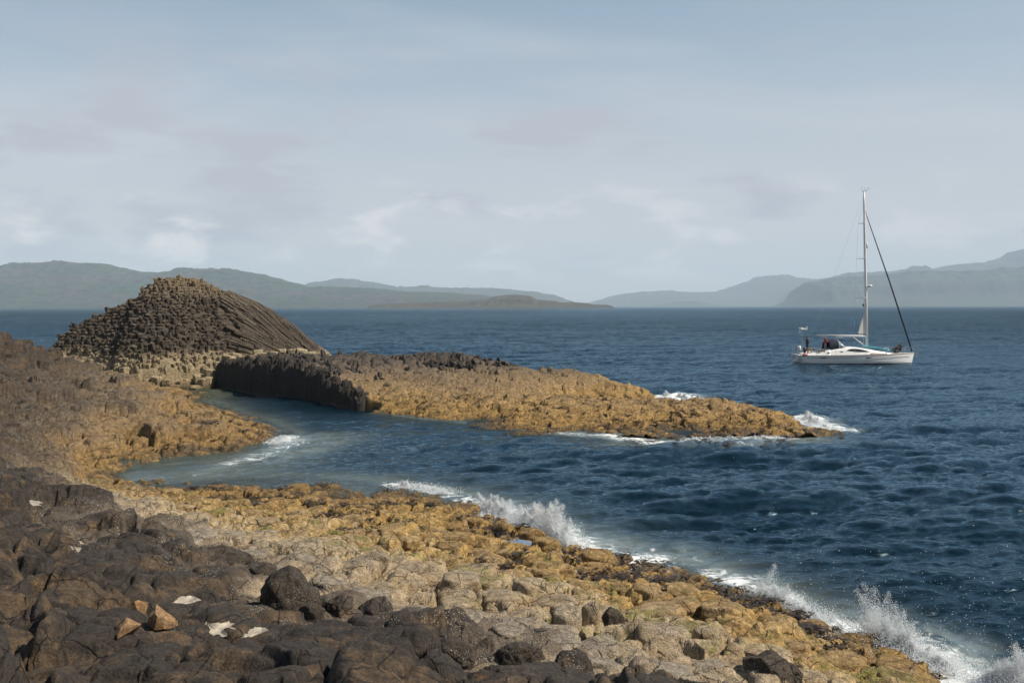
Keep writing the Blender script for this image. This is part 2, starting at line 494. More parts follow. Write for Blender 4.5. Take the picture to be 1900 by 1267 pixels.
def reef_h(x, y):
    b = reef_base(x, y)
    wx = x + 0.3 * perlin(x * 0.8, y * 0.8, 61); wy = y + 0.3 * perlin(x * 0.8, y * 0.8 + 9, 62)
    e, cx, cy, rid = worley(wx, wy, 0.9, 71, 0.95)
    hi = sstep(1.6, 2.6, b)
    h = b + (rid - 0.5) * (0.12 + 0.30 * hi) * sstep(-0.4, 0.3, b)
    ta = rid * 40
    h += ((x - cx) * np.cos(ta) + (y - cy) * np.sin(ta)) * 0.22
    h += -(0.07 + 0.25 * hi) * np.exp(-e / 0.07)
    e2, cx2, cy2, rid2 = worley(wx, wy, 2.6, 72, 0.95)
    h += (rid2 - 0.5) * (0.16 + 0.45 * hi)
    h += 0.22 * fbm(x * 0.45, y * 0.45, 4, 0.5, 80) + 0.07 * fbm(x * 2.2, y * 2.2, 4, 0.6, 84)
    u = x * 0.85 + y * 0.5; v = y * 0.85 - x * 0.5
    h += 0.16 * fbm(u * 0.22, v * 1.1, 4, 0.55, 88, True) * (1 - hi)
    return reef_cut(x, y, h)


# ------------------------------------------------------------------ rock materials
def rock_mat(name, stops, zlo, zhi, jit1=1.3, jit2=0.8, algae=0.0, weed=0.0, stain=0.0, speck=0.0, orange=0.0, lich=None, inland=None, bump=1.0, sc=1.0, grain=(0.36, 1.42)):
    m = bpy.data.materials.new(name); m.use_nodes = True; t = NT(m.node_tree)
    geo = t.n('ShaderNodeNewGeometry'); pos = geo.outputs['Position']
    sp = t.n('ShaderNodeSeparateXYZ', {0: pos}); z = sp.outputs[2]
    nz = t.n('ShaderNodeSeparateXYZ', {0: geo.outputs['Normal']}).outputs[2]
    n1 = t.noise(pos, 0.30 * sc, 3); n2 = t.noise(pos, 1.5 * sc, 4); n3 = t.noise(pos, 7.0 * sc, 8, 0.68); n4 = t.noise(pos, 34.0 * sc, 3, 0.6)
    zz = t.math('ADD', z, t.math('ADD', t.math('MULTIPLY', t.math('SUBTRACT', n1, 0.5), jit1), t.math('MULTIPLY', t.math('SUBTRACT', n2, 0.5), jit2)))
    zz = t.math('ADD', zz, t.math('MULTIPLY', t.math('SUBTRACT', n3, 0.5), 0.5))
    fac = t.n('ShaderNodeMapRange', {'Value': zz, 'From Min': zlo, 'From Max': zhi}).outputs[0]
    c = t.ramp(fac, [((s[0] - zlo) / (zhi - zlo), s[1]) for s in stops])
    if inland:
        c2 = t.ramp(fac, [((q[0] - zlo) / (zhi - zlo), q[1]) for q in inland])
        fy = t.math('SUBTRACT', sp.outputs[1], t.math('MULTIPLY', sp.outputs[0], 0.25))
        c = t.mix(t.smooth(fy, 31.0, 38.0), c, c2)
    if lich:
        lf = t.math('MULTIPLY', t.smooth(nz, lich[1], lich[2]), t.smooth(t.noise(pos, 2.2 * sc, 6, 0.65), 0.38, 0.60))
        c = t.mix(lf, c, lich[0])
    if inland:
        c = t.mix(t.math('MULTIPLY', t.smooth(t.noise(pos, 1.3, 5, 0.6), 0.50, 0.60), t.smooth(zz, 2.0, 2.5, 0.0, 0.85)), c, (.085, .056, .032))
        c = t.mix(t.math('MULTIPLY', t.smooth(t.noise(pos, 0.8, 5, 0.62, 0.4), 0.55, 0.64), t.math('MULTIPLY', t.smooth(zz, 2.1, 1.3, 0.0, 0.7), t.smooth(sp.outputs[1], 33.0, 27.0))), c, (.40, .33, .235))
    if orange:
        c = t.mix(t.math('MULTIPLY', t.smooth(t.noise(pos, 2.6, 5, 0.65), 0.60, 0.70), orange), c, (0.21, 0.115, 0.045))
    if stain:
        c = t.mix(t.math('MULTIPLY', t.math('MULTIPLY', t.smooth(t.noise(pos, 1.1, 6, 0.7), 0.50, 0.62), t.smooth(z, 1.9, 1.2)), stain), c, (0.15, 0.085, 0.032))
    if algae:
        af = t.math('MULTIPLY', t.smooth(t.noise(pos, 0.95, 4, 0.6), 0.54, 0.62), t.math('MULTIPLY', t.smooth(z, 0.35, 0.7), t.smooth(z, 1.75, 1.3)))
        af = t.math('MULTIPLY', af, t.math('MULTIPLY', t.smooth(nz, 0.55, 0.9), t.smooth(sp.outputs[1], 36.0, 29.0)))
        c = t.mix(t.math('MULTIPLY', af, algae), c, (0.20, 0.19, 0.035))
    if weed:
        wf = t.math('MULTIPLY', t.smooth(t.noise(pos, 1.9, 7, 0.72), 0.555, 0.61), t.smooth(z, 1.35, 0.75))
        c = t.mix(t.math('MULTIPLY', wf, weed), c, (0.045, 0.028, 0.016))
    g = t.ramp(n3, [(0.30, grain[0]), (0.70, grain[1])])
    c = t.mix(1.0, c, g, 'MULTIPLY')
    g2 = t.ramp(n4, [(0.32, 0.55), (0.68, 1.36)])
    c = t.mix(1.0, c, g2, 'MULTIPLY')
    # thin dark joints
    vr = t.n('ShaderNodeTexVoronoi', {'Vector': t.n('ShaderNodeVectorMath', {0: pos, 1: t.n('ShaderNodeVectorMath', {0: t.n('ShaderNodeTexNoise', {'Vector': pos, 'Scale': 2.5, 'Detail': 3}).outputs['Color'], 1: (0.22, 0.22, 0.22)}, operation='MULTIPLY').outputs[0]}).outputs[0], 'Scale': 1.7 * sc}, feature='DISTANCE_TO_EDGE').outputs['Distance']
    crk = t.math('MAXIMUM', t.smooth(t.math('DIVIDE', vr, t.math('ADD', 0.25, t.math('MULTIPLY', n2, 1.3))), 0.0, 0.026), t.smooth(t.noise(pos, 1.15 * sc, 3), 0.52, 0.62))
    c = t.mix(1.0, c, t.ramp(crk, [(0, 0.32), (1, 1.0)]), 'MULTIPLY')
    if speck:
        vs = t.n('ShaderNodeTexVoronoi', {'Vector': pos, 'Scale': 30.0}).outputs['Distance']
        sf = t.math('MULTIPLY', t.smooth(vs, 0.30, 0.18), t.smooth(t.noise(pos, 2.1, 5), 0.47, 0.60))
        sf = t.math('MULTIPLY', sf, t.math('MULTIPLY', t.smooth(z, 0.9, 1.5), t.smooth(z, 3.3, 2.2)))
        c = t.mix(t.math('MULTIPLY', sf, speck), c, (0.50, 0.47, 0.40))
    b1 = t.math('ADD', t.math('MULTIPLY', n3, 0.55), t.math('MULTIPLY', n4, 0.34))
    b1 = t.math('ADD', b1, t.math('MULTIPLY', crk, 0.22))
    b1 = t.math('MULTIPLY', b1, t.smooth(zz, 1.8, 2.5, 1.0, 0.45)) if inland else b1
    bp = t.n('ShaderNodeBump', {'Height': b1, 'Strength': 1.0 * bump, 'Distance': 0.13 / sc})
    wet = t.smooth(zz, 0.25, 0.0)
    rough = t.math('SUBTRACT', 0.88, t.math('MULTIPLY', wet, 0.45))
    pb = t.n('ShaderNodeBsdfPrincipled', {'Base Color': c, 'Roughness': rough, 'Normal': bp.outputs[0], 'Specular IOR Level': 0.35})
    t.n('ShaderNodeOutputMaterial', {'Surface': pb.outputs[0]})
    return m


OCH = [(-0.3, (.05, .045, .028)), (0.05, (.13, .085, .035)), (0.35, (.35, .215, .068)), (0.9, (.43, .28, .102)), (1.35, (.42, .315, .18)), (1.75, (.37, .285, .19)), (2.05, (.13, .10, .072)), (2.4, (.042, .033, .026)), (3.4, (.036, .028, .022))]
M_shore = rock_mat('shore_rock', OCH, -0.3, 3.4, 0.9, 0.9, inland=[(-0.3, (.05, .045, .028)), (0.05, (.12, .08, .035)), (0.3, (.29, .18, .065)), (0.9, (.27, .18, .085)), (1.4, (.19, .135, .08)), (1.9, (.10, .074, .050)), (2.6, (.062, .047, .034)), (3.4, (.052, .040, .030))], algae=0.7, weed=0.75, stain=0.55, speck=0.75, orange=0.35)
HEAD = OCH
M_reef = rock_mat('reef_rock', [(-0.3, (.05, .04, .025)), (0.05, (.10, .065, .028)), (0.3, (.32, .195, .062)), (0.8, (.345, .22, .085)), (1.2, (.29, .195, .095)), (1.9, (.20, .14, .08)), (2.5, (.13, .10, .075)), (3.2, (.06, .05, .043))], -0.3, 3.2, 1.0, 0.9, algae=0.25, weed=0.8, stain=0.6, orange=0.0)
M_cliff = rock_mat('cliff_rock', [(-0.3, (.02, .018, .014)), (0.3, (.035, .03, .022)), (1.5, (.045, .038, .032)), (3.6, (.06, .05, .043))], -0.3, 3.6, 0.8, 0.8)
M_dome = rock_mat('dome_rock', [(0.0, (.07, .055, .03)), (0.5, (.36, .28, .16)), (2.6, (.33, .26, .165)), (3.2, (.085, .066, .048)), (6.5, (.075, .058, .043)), (7.8, (.13, .10, .07)), (9.4, (.23, .17, .10)), (10.2, (.25, .17, .09))], 0.0, 10.2, 1.6, 1.0, lich=((.13, .105, .073), .60, .93), sc=0.8)
M_plinth = rock_mat('plinth_rock', [(0.0, (.07, .055, .03)), (0.4, (.30, .225, .12)), (1.0, (.38, .30, .18)), (3.0, (.38, .31, .20))], 0.0, 3.0, 0.8, 0.8, sc=0.8)


# ------------------------------------------------------------------ shore terrain
def polar(t0, t1, nc, D):
    t = np.linspace(t0, t1, nc)
    Dg, T = np.meshgrid(D, t, indexing='ij')
    return Dg * T, Dg


D = np.exp(np.concatenate([np.arange(math.log(2.6), math.log(34), 0.0038), np.arange(math.log(34), math.log(112), 0.0022)]))
X, Y = polar(-0.80, 0.80, 1900, D)
X = X * (1 + 5.0 / Y)
Hs = shore_h(X, Y)
ys = X * 0
V = np.stack([X, Y, Hs], -1).reshape(-1, 3)
Fc = grid_faces(*X.shape, keep=(Hs > -1.15))
V, Fc, _ = compact(V, Fc)
ter = fast_mesh('terrain', V, Fc, M_shore)
tag(ter, kind='structure', label='rocky basalt shore with ochre shelf and dark upper rocks')


# ------------------------------------------------------------------ sea
def cascade(L, N, l0, l1, seed, wdir, A, Lw):
    r = np.random.default_rng(seed)
    k1 = np.fft.fftfreq(N, 1.0 / N) * 2 * math.pi / L
    kx, ky = np.meshgrid(k1, k1, indexing='ij'); k = np.hypot(kx, ky); k[0, 0] = 1
    S = A * np.exp(-1 / (k * Lw) ** 2) / k ** 4
    ca = (kx * wdir[0] + ky * wdir[1]) / k
    S *= 0.07 + np.abs(ca) ** 4
    lam = 2 * math.pi / k
    S *= sstep(l0 * 0.85, l0 * 1.15, lam) * (1 - sstep(l1 * 0.85, l1 * 1.15, lam)); S[0, 0] = 0
    dk = 2 * math.pi / L
    Hk = np.sqrt(S) * dk * (r.standard_normal((N, N)) + 1j * r.standard_normal((N, N)))
    f = lambda a: (np.fft.ifft2(a) * N * N).real.astype(np.float32)
    return f(Hk), f(-1j * kx / k * Hk), f(-1j * ky / k * Hk), L, N


def samp(a, L, N, x, y):
    u = (x / L % 1.0) * N; v = (y / L % 1.0) * N
    i = np.floor(u).astype(np.int64); j = np.floor(v).astype(np.int64); fu = u - i; fv = v - j
    i %= N; j %= N; i2 = (i + 1) % N; j2 = (j + 1) % N
    return (a[i, j] * (1 - fu) + a[i2, j] * fu) * (1 - fv) + (a[i, j2] * (1 - fu) + a[i2, j2] * fu) * fv


WIND = (0.42, -0.91)
AMP = 0.0095
CAS = [(cascade(411.0, 512, 7.5, 60.0, 1, WIND, AMP * 0.45, 1.6), 2500.0), (cascade(83.0, 512, 1.6, 7.5, 2, WIND, AMP, 0.50), 900.0), (cascade(19.3, 512, 0.22, 1.6, 3, WIND, AMP * 1.1, 0.50), 200.0)]
rows = [13.0]
while rows[-1] < 18000:
    d = rows[-1]
    rows.append(d + max(0.03, min(d * d / 9500.0, 0.16 + 0.0022 * d) if d < 500 else d * d / 9500.0 * 0.05 * (1 + min(1.0, (d - 500) / 3000.0) * 19)))
D = np.array(rows)
X, Y = polar(-0.82, 0.82, 1250, D)
base = np.full(X.shape, -4.0)
near = D < 125
base[near] = shore_base(X[near], Y[near])
rb = np.full(X.shape, -4.0)
rb[near] = reef_base(X[near], Y[near]); rb[near] = reef_cut(X[near], Y[near], rb[near])
rb = np.where((X > -25) & (X < 22) & (Y > 50) & (Y < 100), rb, -4)
landh = np.maximum(base, rb)
calm = 0.42 + 0.58 * sstep(0.1, 1.2, -landh)
# lee of the reef: the inlet is calmer
ia = P(470, 740, 0); ib = P(640, 790, 0)
dl = np.hypot((X - ib.x) / 11.0, (Y - ib.y) / 20.0)
calm *= 1 - 0.18 * np.exp(-dl ** 2)
Z = np.zeros_like(X); DX = np.zeros_like(X); DY = np.zeros_like(X)
gust = np.clip(0.92 + 0.95 * fbm(X / 38.0, Y / 60.0, 3, 0.5, 91), 0.45, 1.6)
for (hz, hx, hy, L, N), fade in CAS:
    a = 1.0 / (1.0 + (Y / fade) ** 2) if fade < 2000 else 1.0 / (1.0 + (Y / fade) ** 2)
    a = a * calm * gust
    Z += a * samp(hz, L, N, X, Y); DX += a * samp(hx, L, N, X, Y); DY += a * samp(hy, L, N, X, Y)
print('sea rms near', float(Z[(Y > 30) & (Y < 200)].std()), 'rows', len(D))
CH = 1.35
crest = np.clip(Z, 0, None)


def seg_dist(x, y, poly):
    best = np.full(x.shape, 1e9)
    for a, b in zip(poly[:-1], poly[1:]):
        ax, ay = a[0], a[1]; vx = b[0] - ax; vy = b[1] - ay; L2 = vx * vx + vy * vy + 1e-9
        t = np.clip(((x - ax) * vx + (y - ay) * vy) / L2, 0, 1)
        best = np.minimum(best, np.hypot(x - ax - t * vx, y - ay - t * vy))
    return best


FOAM = [  # (pixel polyline, half width m, strength)
    ([(885, 938), (940, 962), (1000, 985), (1050, 1015), (1110, 1035), (1170, 1043)], 1.5, 1.0),
    ([(730, 898), (790, 905), (850, 918), (890, 935)], 0.9, 0.75),
    ([(1050, 1010), (1120, 1020), (1230, 1040)], 2.0, 0.55),
    ([(1330, 1072), (1390, 1090), (1450, 1120), (1530, 1152)], 0.9, 0.85),
    ([(1590, 1170), (1640, 1190), (1700, 1210), (1760, 1240), (1830, 1290)], 1.25, 1.0),
    ([(1500, 1150), (1600, 1165), (1700, 1190), (1900, 1262)], 1.8, 0.62),
    ([(1130, 808), (1180, 814), (1240, 822), (1300, 815), (1380, 814), (1440, 810)], 1.3, 0.9),
    ([(1250, 828), (1350, 826), (1470, 812)], 2.0, 0.6),
    ([(1490, 776), (1510, 788), (1545, 795)], 1.5, 1.0),
    ([(1060, 748), (1130, 749), (1200, 748)], 1.3, 0.75),
    ([(1220, 738), (1250, 742), (1280, 743), (1330, 748)], 1.9, 1.0),
    ([(505, 820), (522, 818), (530, 812)], 0.9, 1.0),
    ([(430, 860), (470, 850), (520, 832), (560, 815)], 1.3, 0.62),
    ([(250, 888), (330, 885), (420, 872), (500, 850), (580, 825)], 1.8, 0.42),
    ([(715, 674), (735, 676), (750, 679)], 1.5, 0.9),
    ([(85, 650), (105, 652)], 1.5, 0.9),
    ([(1040, 802), (1090, 808), (1150, 812)], 1.2, 0.7),
    ([(700, 766), (800, 778), (900, 788), (1000, 799)], 0.8, 0.35),
    ([(340, 726), (430, 768), (500, 792), (545, 806)], 1.2, 0.35),
]
foam = np.zeros_like(X)
for pl, w, s in FOAM:
    W3 = [P(a, b, 0) for a, b in pl]
    x0 = min(p.x for p in W3) - 4 * w; x1 = max(p.x for p in W3) + 4 * w; y0 = min(p.y for p in W3) - 4 * w; y1 = max(p.y for p in W3) + 4 * w
    m = (X > x0) & (X < x1) & (Y > y0) & (Y < y1)
    d = seg_dist(X[m], Y[m], W3)
    foam[m] = np.maximum(foam[m], s * np.exp(-(d / w) ** 2))
shal = np.maximum(np.exp(np.minimum(base + 0.05, 0) / 0.20), 0.7 * np.exp(np.minimum(rb + 0.05, 0) / 0.10))
shal = np.where(Y < 120, shal, 0)
cove = [P(a, b, 0) for a, b in ((190, 890), (300, 887), (400, 880), (480, 864), (540, 840), (590, 812))]
shal = np.maximum(shal, 0.66 * np.exp(-(seg_dist(X, Y, cove) / 2.3) ** 2) * (0.75 + 0.6 * fbm(X * 0.3, Y * 0.15, 4, 0.55, 97)))
shal = np.maximum(shal, 0.32 * np.exp(-(seg_dist(X, Y, [P(a, b, 0) for a, b in ((345, 728), (435, 770), (500, 795), (560, 806))]) / 1.0) ** 2))
V = np.stack([X + CH * DX, Y + CH * DY, Z], -1).reshape(-1, 3)
Fc = grid_faces(*X.shape, keep=(landh < 0.9))
V, Fc, at = compact(V, Fc, {'foam': foam.ravel(), 'shallow': shal.ravel()})

m = bpy.data.materials.new('sea_water'); m.use_nodes = True; t = NT(m.node_tree); M_sea = m
geo = t.n('ShaderNodeNewGeometry'); pos = geo.outputs['Position']
fo = t.n('ShaderNodeAttribute', attribute_name='foam').outputs['Fac']
sh = t.n('ShaderNodeAttribute', attribute_name='shallow').outputs['Fac']
yy = t.n('ShaderNodeSeparateXYZ', {0: pos}).outputs[1]
mp = t.n('ShaderNodeMapping', {'Vector': pos, 'Rotation': (0, 0, R(-25)), 'Scale': (0.75, 1.5, 1)}).outputs[0]
r1 = t.noise(mp, 5.5, 5, 0.6, 0.4)
r2 = t.noise(mp, 0.55, 5, 0.62, 0.5)
b1 = t.n('ShaderNodeBump', {'Height': r1, 'Strength': 1.0, 'Distance': t.smooth(yy, 20.0, 150.0, 0.032, 0.09)})
b2 = t.n('ShaderNodeBump', {'Height': r2, 'Strength': 1.0, 'Distance': t.smooth(yy, 60.0, 400.0, 0.0, 0.85), 'Normal': b1.outputs[0]})
r3 = t.noise(t.n('ShaderNodeMapping', {'Vector': pos, 'Rotation': (0, 0, R(8)), 'Scale': (0.30, 0.075, 1)}).outputs[0], 1.0, 6, 0.68, 0.4)
b2 = t.n('ShaderNodeBump', {'Height': r3, 'Strength': 1.0, 'Distance': t.smooth(yy, 70.0, 350.0, 0.0, 2.2), 'Normal': b2.outputs[0]})
fr = t.n('ShaderNodeFresnel', {'IOR': 1.33, 'Normal': b2.outputs[0]})
gl = t.n('ShaderNodeBsdfGlossy', {'Color': (0.54, 0.76, 0.93, 1), 'Roughness': 0.07, 'Normal': b2.outputs[0]})
deep = t.n('ShaderNodeBsdfDiffuse', {'Color': t.mix(t.math('MULTIPLY', t.smooth(fo, 0.05, 0.8), t.smooth(t.noise(pos, 0.9, 5, 0.6, 0.5), 0.3, 0.65)), t.mix(sh, (0.0018, 0.0100, 0.0165), (0.19, 0.195, 0.135)), (0.26, 0.31, 0.31))})
trn = t.n('ShaderNodeBsdfTransparent', {'Color': (0.55, 0.72, 0.66, 1)})
body = t.n('ShaderNodeMixShader', {0: t.smooth(sh, 0.30, 0.95, 0.0, 0.75), 1: deep.outputs[0], 2: trn.outputs[0]})
wat = t.n('ShaderNodeMixShader', {0: t.math('MULTIPLY', fr.outputs[0], 0.88), 1: body.outputs[0], 2: gl.outputs[0]})
fn = t.noise(pos, 1.7, 8, 0.66, 1.2)
fn2 = t.noise(pos, 9.0, 5, 0.65, 0.8)
fsum = t.math('ADD', t.math('MULTIPLY', fn, 0.75), t.math('MULTIPLY', fn2, 0.25))
fm = t.smooth(t.math('ADD', t.math('MULTIPLY', fo, 0.47), t.math('MULTIPLY', t.math('SUBTRACT', fsum, 0.5), 1.25)), 0.25, 0.48)
# rare whitecap flecks on the open sea
wc = t.math('MULTIPLY', t.smooth(t.noise(t.n('ShaderNodeMapping', {'Vector': pos, 'Scale': (0.35, 1.0, 1)}).outputs[0], 0.9, 7, 0.75), 0.80, 0.83), 0.5)
fm = t.math('MAXIMUM', fm, wc)
fd = t.n('ShaderNodeBsdfDiffuse', {'Color': (0.74, 0.76, 0.76, 1)})
mx = t.n('ShaderNodeMixShader', {0: t.math('MULTIPLY', fm, 0.93), 1: wat.outputs[0], 2: fd.outputs[0]})
t.n('ShaderNodeOutputMaterial', {'Surface': mx.outputs[0]})
sea = fast_mesh('sea', V, Fc, M_sea, attrs=at)
tag(sea, kind='structure', label='dark blue choppy sea reaching the horizon')
# the sea behind and beside the viewer, one plain sheet just below the waves
py_mesh('sea_floor', [(-14900, -300, -6), (14900, -300, -6), (14900, 18500, -6), (-14900, 18500, -6)], [(0, 1, 2, 3)], bpy.data.materials.new('sea_bed'))
bpy.data.objects['sea_floor'].data.materials[0].diffuse_color = (.02, .03, .03, 1)
tag(bpy.data.objects['sea_floor'], kind='structure')
#@@NEXT

# ------------------------------------------------------------------ far land
def hill_mat(name, low, mid, rock, sc):
    m = bpy.data.materials.new(name); m.use_nodes = True; t = NT(m.node_tree)
    geo = t.n('ShaderNodeNewGeometry'); pos = geo.outputs['Position']
    nz = t.n('ShaderNodeSeparateXYZ', {0: geo.outputs['Normal']}).outputs[2]
    st = t.n('ShaderNodeMapping', {'Vector': pos, 'Scale': (1, 1, 4.5)}).outputs[0]
    n1 = t.noise(st, 0.0030 * sc, 6, 0.62); n2 = t.noise(st, 0.016 * sc, 6, 0.65)
    c = t.mix(t.smooth(n1, 0.44, 0.56), low, mid)
    c = t.mix(t.smooth(n2, 0.50, 0.57), c, rock)
    c = t.mix(t.smooth(nz, 0.80, 0.60), c, rock)
    c = t.mix(1.0, c, t.ramp(t.noise(st, 0.05 * sc, 4, 0.7), [(0.35, 0.45), (0.65, 1.55)]), 'MULTIPLY')
    pb = t.n('ShaderNodeBsdfPrincipled', {'Base Color': c, 'Roughness': 0.95, 'Specular IOR Level': 0.1})
    t.n('ShaderNodeOutputMaterial', {'Surface': pb.outputs[0]})
    return m


M_hill = hill_mat('hill_grass', (.034, .055, .028), (.060, .052, .042), (.018, .019, .023), 1.0)
M_hill2 = hill_mat('hill_far', (.04, .055, .035), (.05, .05, .042), (.028, .028, .032), 0.7)
M_isle = hill_mat('isle_rock', (.075, .065, .03), (.06, .047, .032), (.03, .024, .02), 3.0)


def ridge(name, prof, D, depth_f, depth_b, mat, label, seed, cliff=0.0, nx=420, rough=0.16):
    """a ridge whose skyline stands at distance D, falling to the sea in front of and behind it"""
    pts = [PD(a, b, D) for a, b in prof]
    xs = np.array([p.x for p in pts]); zs = np.maximum([p.z for p in pts], 0)
    x = np.linspace(xs[0], xs[-1], nx)
    zt = np.interp(x, xs, zs)
    u = np.concatenate([np.linspace(-1, 0, 70), np.linspace(0, 1, 12)[1:]])
    Xg, U = np.meshgrid(x, u, indexing='ij'); ZT = np.repeat(zt[:, None], len(u), 1)
    hmax = zs.max()
    s = 1.0 / max(hmax, 30)
    Yg = D + np.where(U < 0, U * depth_f, U * depth_b)
    f = np.where(U < 0, (1 + U), (1 - U))
    fall = sstep(0, 1, f) * 0.55 + 0.45 * f ** (0.8)
    if cliff:
        f2 = f + 0.05 * fbm(Xg * s * 1.4, Yg * s * 0.5, 3, 0.5, seed + 7)
        c = sstep(0.30, 0.42, f2) * 0.50 + 0.22 * np.clip(f2 / 0.3, 0, 1) + 0.28 * sstep(0.45, 1.0, f2)
        fall = fall * (1 - cliff) + c * cliff
    nn = fbm(Xg * s * 1.1, Yg * s * 0.6, 5, 0.55, seed) ; rr = fbm(Xg * s * 3.1, Yg * s * 0.9, 4, 0.55, seed + 3, True)
    Z = ZT * fall * (1 + (rough * 1.6 * nn + rough * 0.7 * (rr - 0.4)) * np.clip(1 - np.abs(U), 0, 1) * np.clip(np.abs(U) * 4, 0, 1)) + hmax * 0.010 * fbm(Xg * s * 9, Yg * s * 9, 3, 0.6, seed + 9) * np.clip(1 - np.abs(U), 0, 1)
    # terraces of old lava flows
    st = hmax / 9.0
    Z = Z * 0.72 + 0.28 * (np.floor(Z / st) + sstep(0.25, 0.75, Z / st - np.floor(Z / st))) * st * np.clip(Z / (st * 1.0), 0, 1) + 0 * Z
    Z = np.where(f <= 0.001, -6.0, np.maximum(Z, -6) + 1.0 * (f > 0.02))
    V = np.stack([Xg, Yg, Z], -1).reshape(-1, 3)
    Fc = grid_faces(*Xg.shape)[:, ::-1]
    o = fast_mesh(name, V, Fc, mat)
    return tag(o, label, None, None, 'structure')


ridge('hills', [(-420, 545), (-300, 520), (-120, 508), (0, 501), (30, 497), (75, 492), (120, 489), (185, 489), (215, 496), (260, 504), (300, 506), (330, 503), (400, 500), (440, 505), (500, 512), (540, 523), (570, 531), (600, 535), (640, 533), (700, 537), (760, 541), (830, 544), (900, 549), (980, 556), (1040, 563), (1075, 569)], 7000, 1900, 900, M_hill, 'long green terraced hill across the water behind the sea stack', 5, 0.25, 620)
ridge('hills', [(480, 560), (560, 532), (600, 524), (640, 518), (690, 523), (740, 533), (790, 531), (830, 535), (900, 536), (950, 538), (1000, 543), (1030, 548), (1055, 558), (1075, 568)], 11500, 2200, 900, M_hill2, 'pale blue rounded hills showing above the green hill', 15, 0.0, 260)
ridge('island', [(694, 569), (697, 566), (720, 564), (760, 562.5), (800, 561), (870, 559), (905, 556), (920, 550), (940, 548), (960, 547), (985, 550), (995, 556), (1030, 559), (1040, 562), (1060, 561), (1080, 562), (1100, 565.5), (1126, 566), (1130, 569)], 4300, 330, 300, M_isle, 'low brown rocky island in front of the far hills', 25, 0.9, 420, 0.05)
ridge('hills', [(1040, 569), (1070, 564), (1100, 560), (1140, 548), (1190, 541), (1240, 540), (1290, 543), (1330, 541), (1355, 533), (1380, 525), (1405, 515), (1420, 513), (1435, 511), (1450, 512), (1480, 516), (1520, 520), (1600, 535), (1700, 569)], 15000, 2500, 1200, M_hill2, 'faint blue mountain in the middle of the skyline', 35, 0.2, 340)
ridge('hills', [(1205, 569), (1225, 565), (1260, 559), (1290, 559), (1330, 566), (1345, 569)], 11500, 500, 400, M_hill2, 'faint low islet at the foot of the middle mountain', 45, 0.2, 120)
ridge('hills', [(1462, 569), (1470, 562), (1480, 555), (1486, 546), (1490, 534), (1495, 527), (1520, 522), (1560, 517), (1606, 512), (1660, 508), (1710, 506), (1760, 505), (1805, 504), (1850, 500), (1900, 497), (2050, 490), (2200, 484), (2380, 500), (2450, 569)], 9500, 1300, 900, M_hill2, 'flat topped blue headland with sheer cliffs behind the yacht', 55, 0.85, 520)
ridge('hills', [(1440, 569), (1500, 522), (1521, 518), (1554, 511), (1592, 508), (1640, 507), (1664, 503), (1682, 499), (1690, 495.5), (1695, 494.5), (1700, 497), (1710, 501), (1735, 498), (1758, 494), (1782, 490), (1820, 487), (1853, 483), (1876, 469), (1900, 460), (2000, 452), (2150, 468), (2350, 500), (2480, 569)], 12800, 2200, 1500, M_hill2, 'palest high mountain rising at the right edge of the skyline', 65, 0.0, 420)

hz = MB().box((0, 9400, 417), (30000, 19700, 848)).build('haze')
m = bpy.data.materials.new('haze_air'); m.use_nodes = True; t = NT(m.node_tree)
pv = t.n('ShaderNodeVolumePrincipled', {'Color': (0.72, 0.87, 1.0, 1), 'Density': 0.000074, 'Anisotropy': 0.0})
t.n('ShaderNodeOutputMaterial', {'Volume': pv.outputs[0]})
hz.data.materials.append(m)
tag(hz, 'thin blue sea haze over the far hills', None, None, 'stuff')


# ------------------------------------------------------------------ basalt prisms
class Prisms:
    def __init__(s): s.V = []; s.F = []; s.n = 0; s.r = random.Random(4)

    def add(s, pts, r, sides=6, chip=0.12):
        k = len(s.V); R_ = s.r
        a0 = R_.random() * 6.28
        ang = [a0 + 2 * math.pi * (i + R_.uniform(-.22, .22)) / sides for i in range(sides)]
        rad = [r * R_.uniform(0.85, 1.12) for _ in range(sides)]
        prev = None; nn = len(pts)
        for i, p in enumerate(pts):
            t = (pts[min(i + 1, nn - 1)] - pts[max(i - 1, 0)]).normalized()
            a = prev if prev is not None else (Vector((0, 1, 0)) if abs(t.y) < 0.9 else Vector((1, 0, 0)))
            u = (a - t * a.dot(t)).normalized(); v = t.cross(u); prev = u
            tl = (R_.uniform(-chip, chip), R_.uniform(-chip, chip)) if i == nn - 1 else (0, 0)
            for j in range(sides):
                cx = math.cos(ang[j]) * rad[j]; cy = math.sin(ang[j]) * rad[j]
                s.V.append(p + u * cx + v * cy + t * (cx * tl[0] * 3 + cy * tl[1] * 3))
        # a chamfered cap
        t = (pts[-1] - pts[-2]).normalized()
        top = s.V[-sides:]
        c = sum(top, Vector()) / sides
        for q in top: s.V.append(c + (q - c) * 0.86 + t * r * 0.10)
        for i in range(nn):
            for j in range(sides):
                a = k + i * sides + j; b = k + i * sides + (j + 1) % sides
                s.F.append((a, b, b + sides, a + sides))
        s.F.append(tuple(k + nn * sides + j for j in range(sides)))

    def build(s, name, mat, parent):
        return py_mesh(name, s.V, s.F, mat, parent, False)


# ------------------------------------------------------------------ sea stack
SIL = [(92, 668), (100, 655), (110, 640), (120, 625), (150, 600), (180, 585), (200, 577), (235, 562), (265, 548), (279, 541), (283, 526), (300, 518), (330, 512), (355, 514), (385, 525), (410, 537), (440, 548), (475, 562), (500, 575), (530, 597), (560, 620), (585, 640), (605, 655), (622, 668)]
SD = 96.0
sp_ = [PD(a, b, SD) for a, b in SIL]
sx = np.array([p.x for p in sp_]); sz = np.array([p.z for p in sp_])
Z0 = 1.6


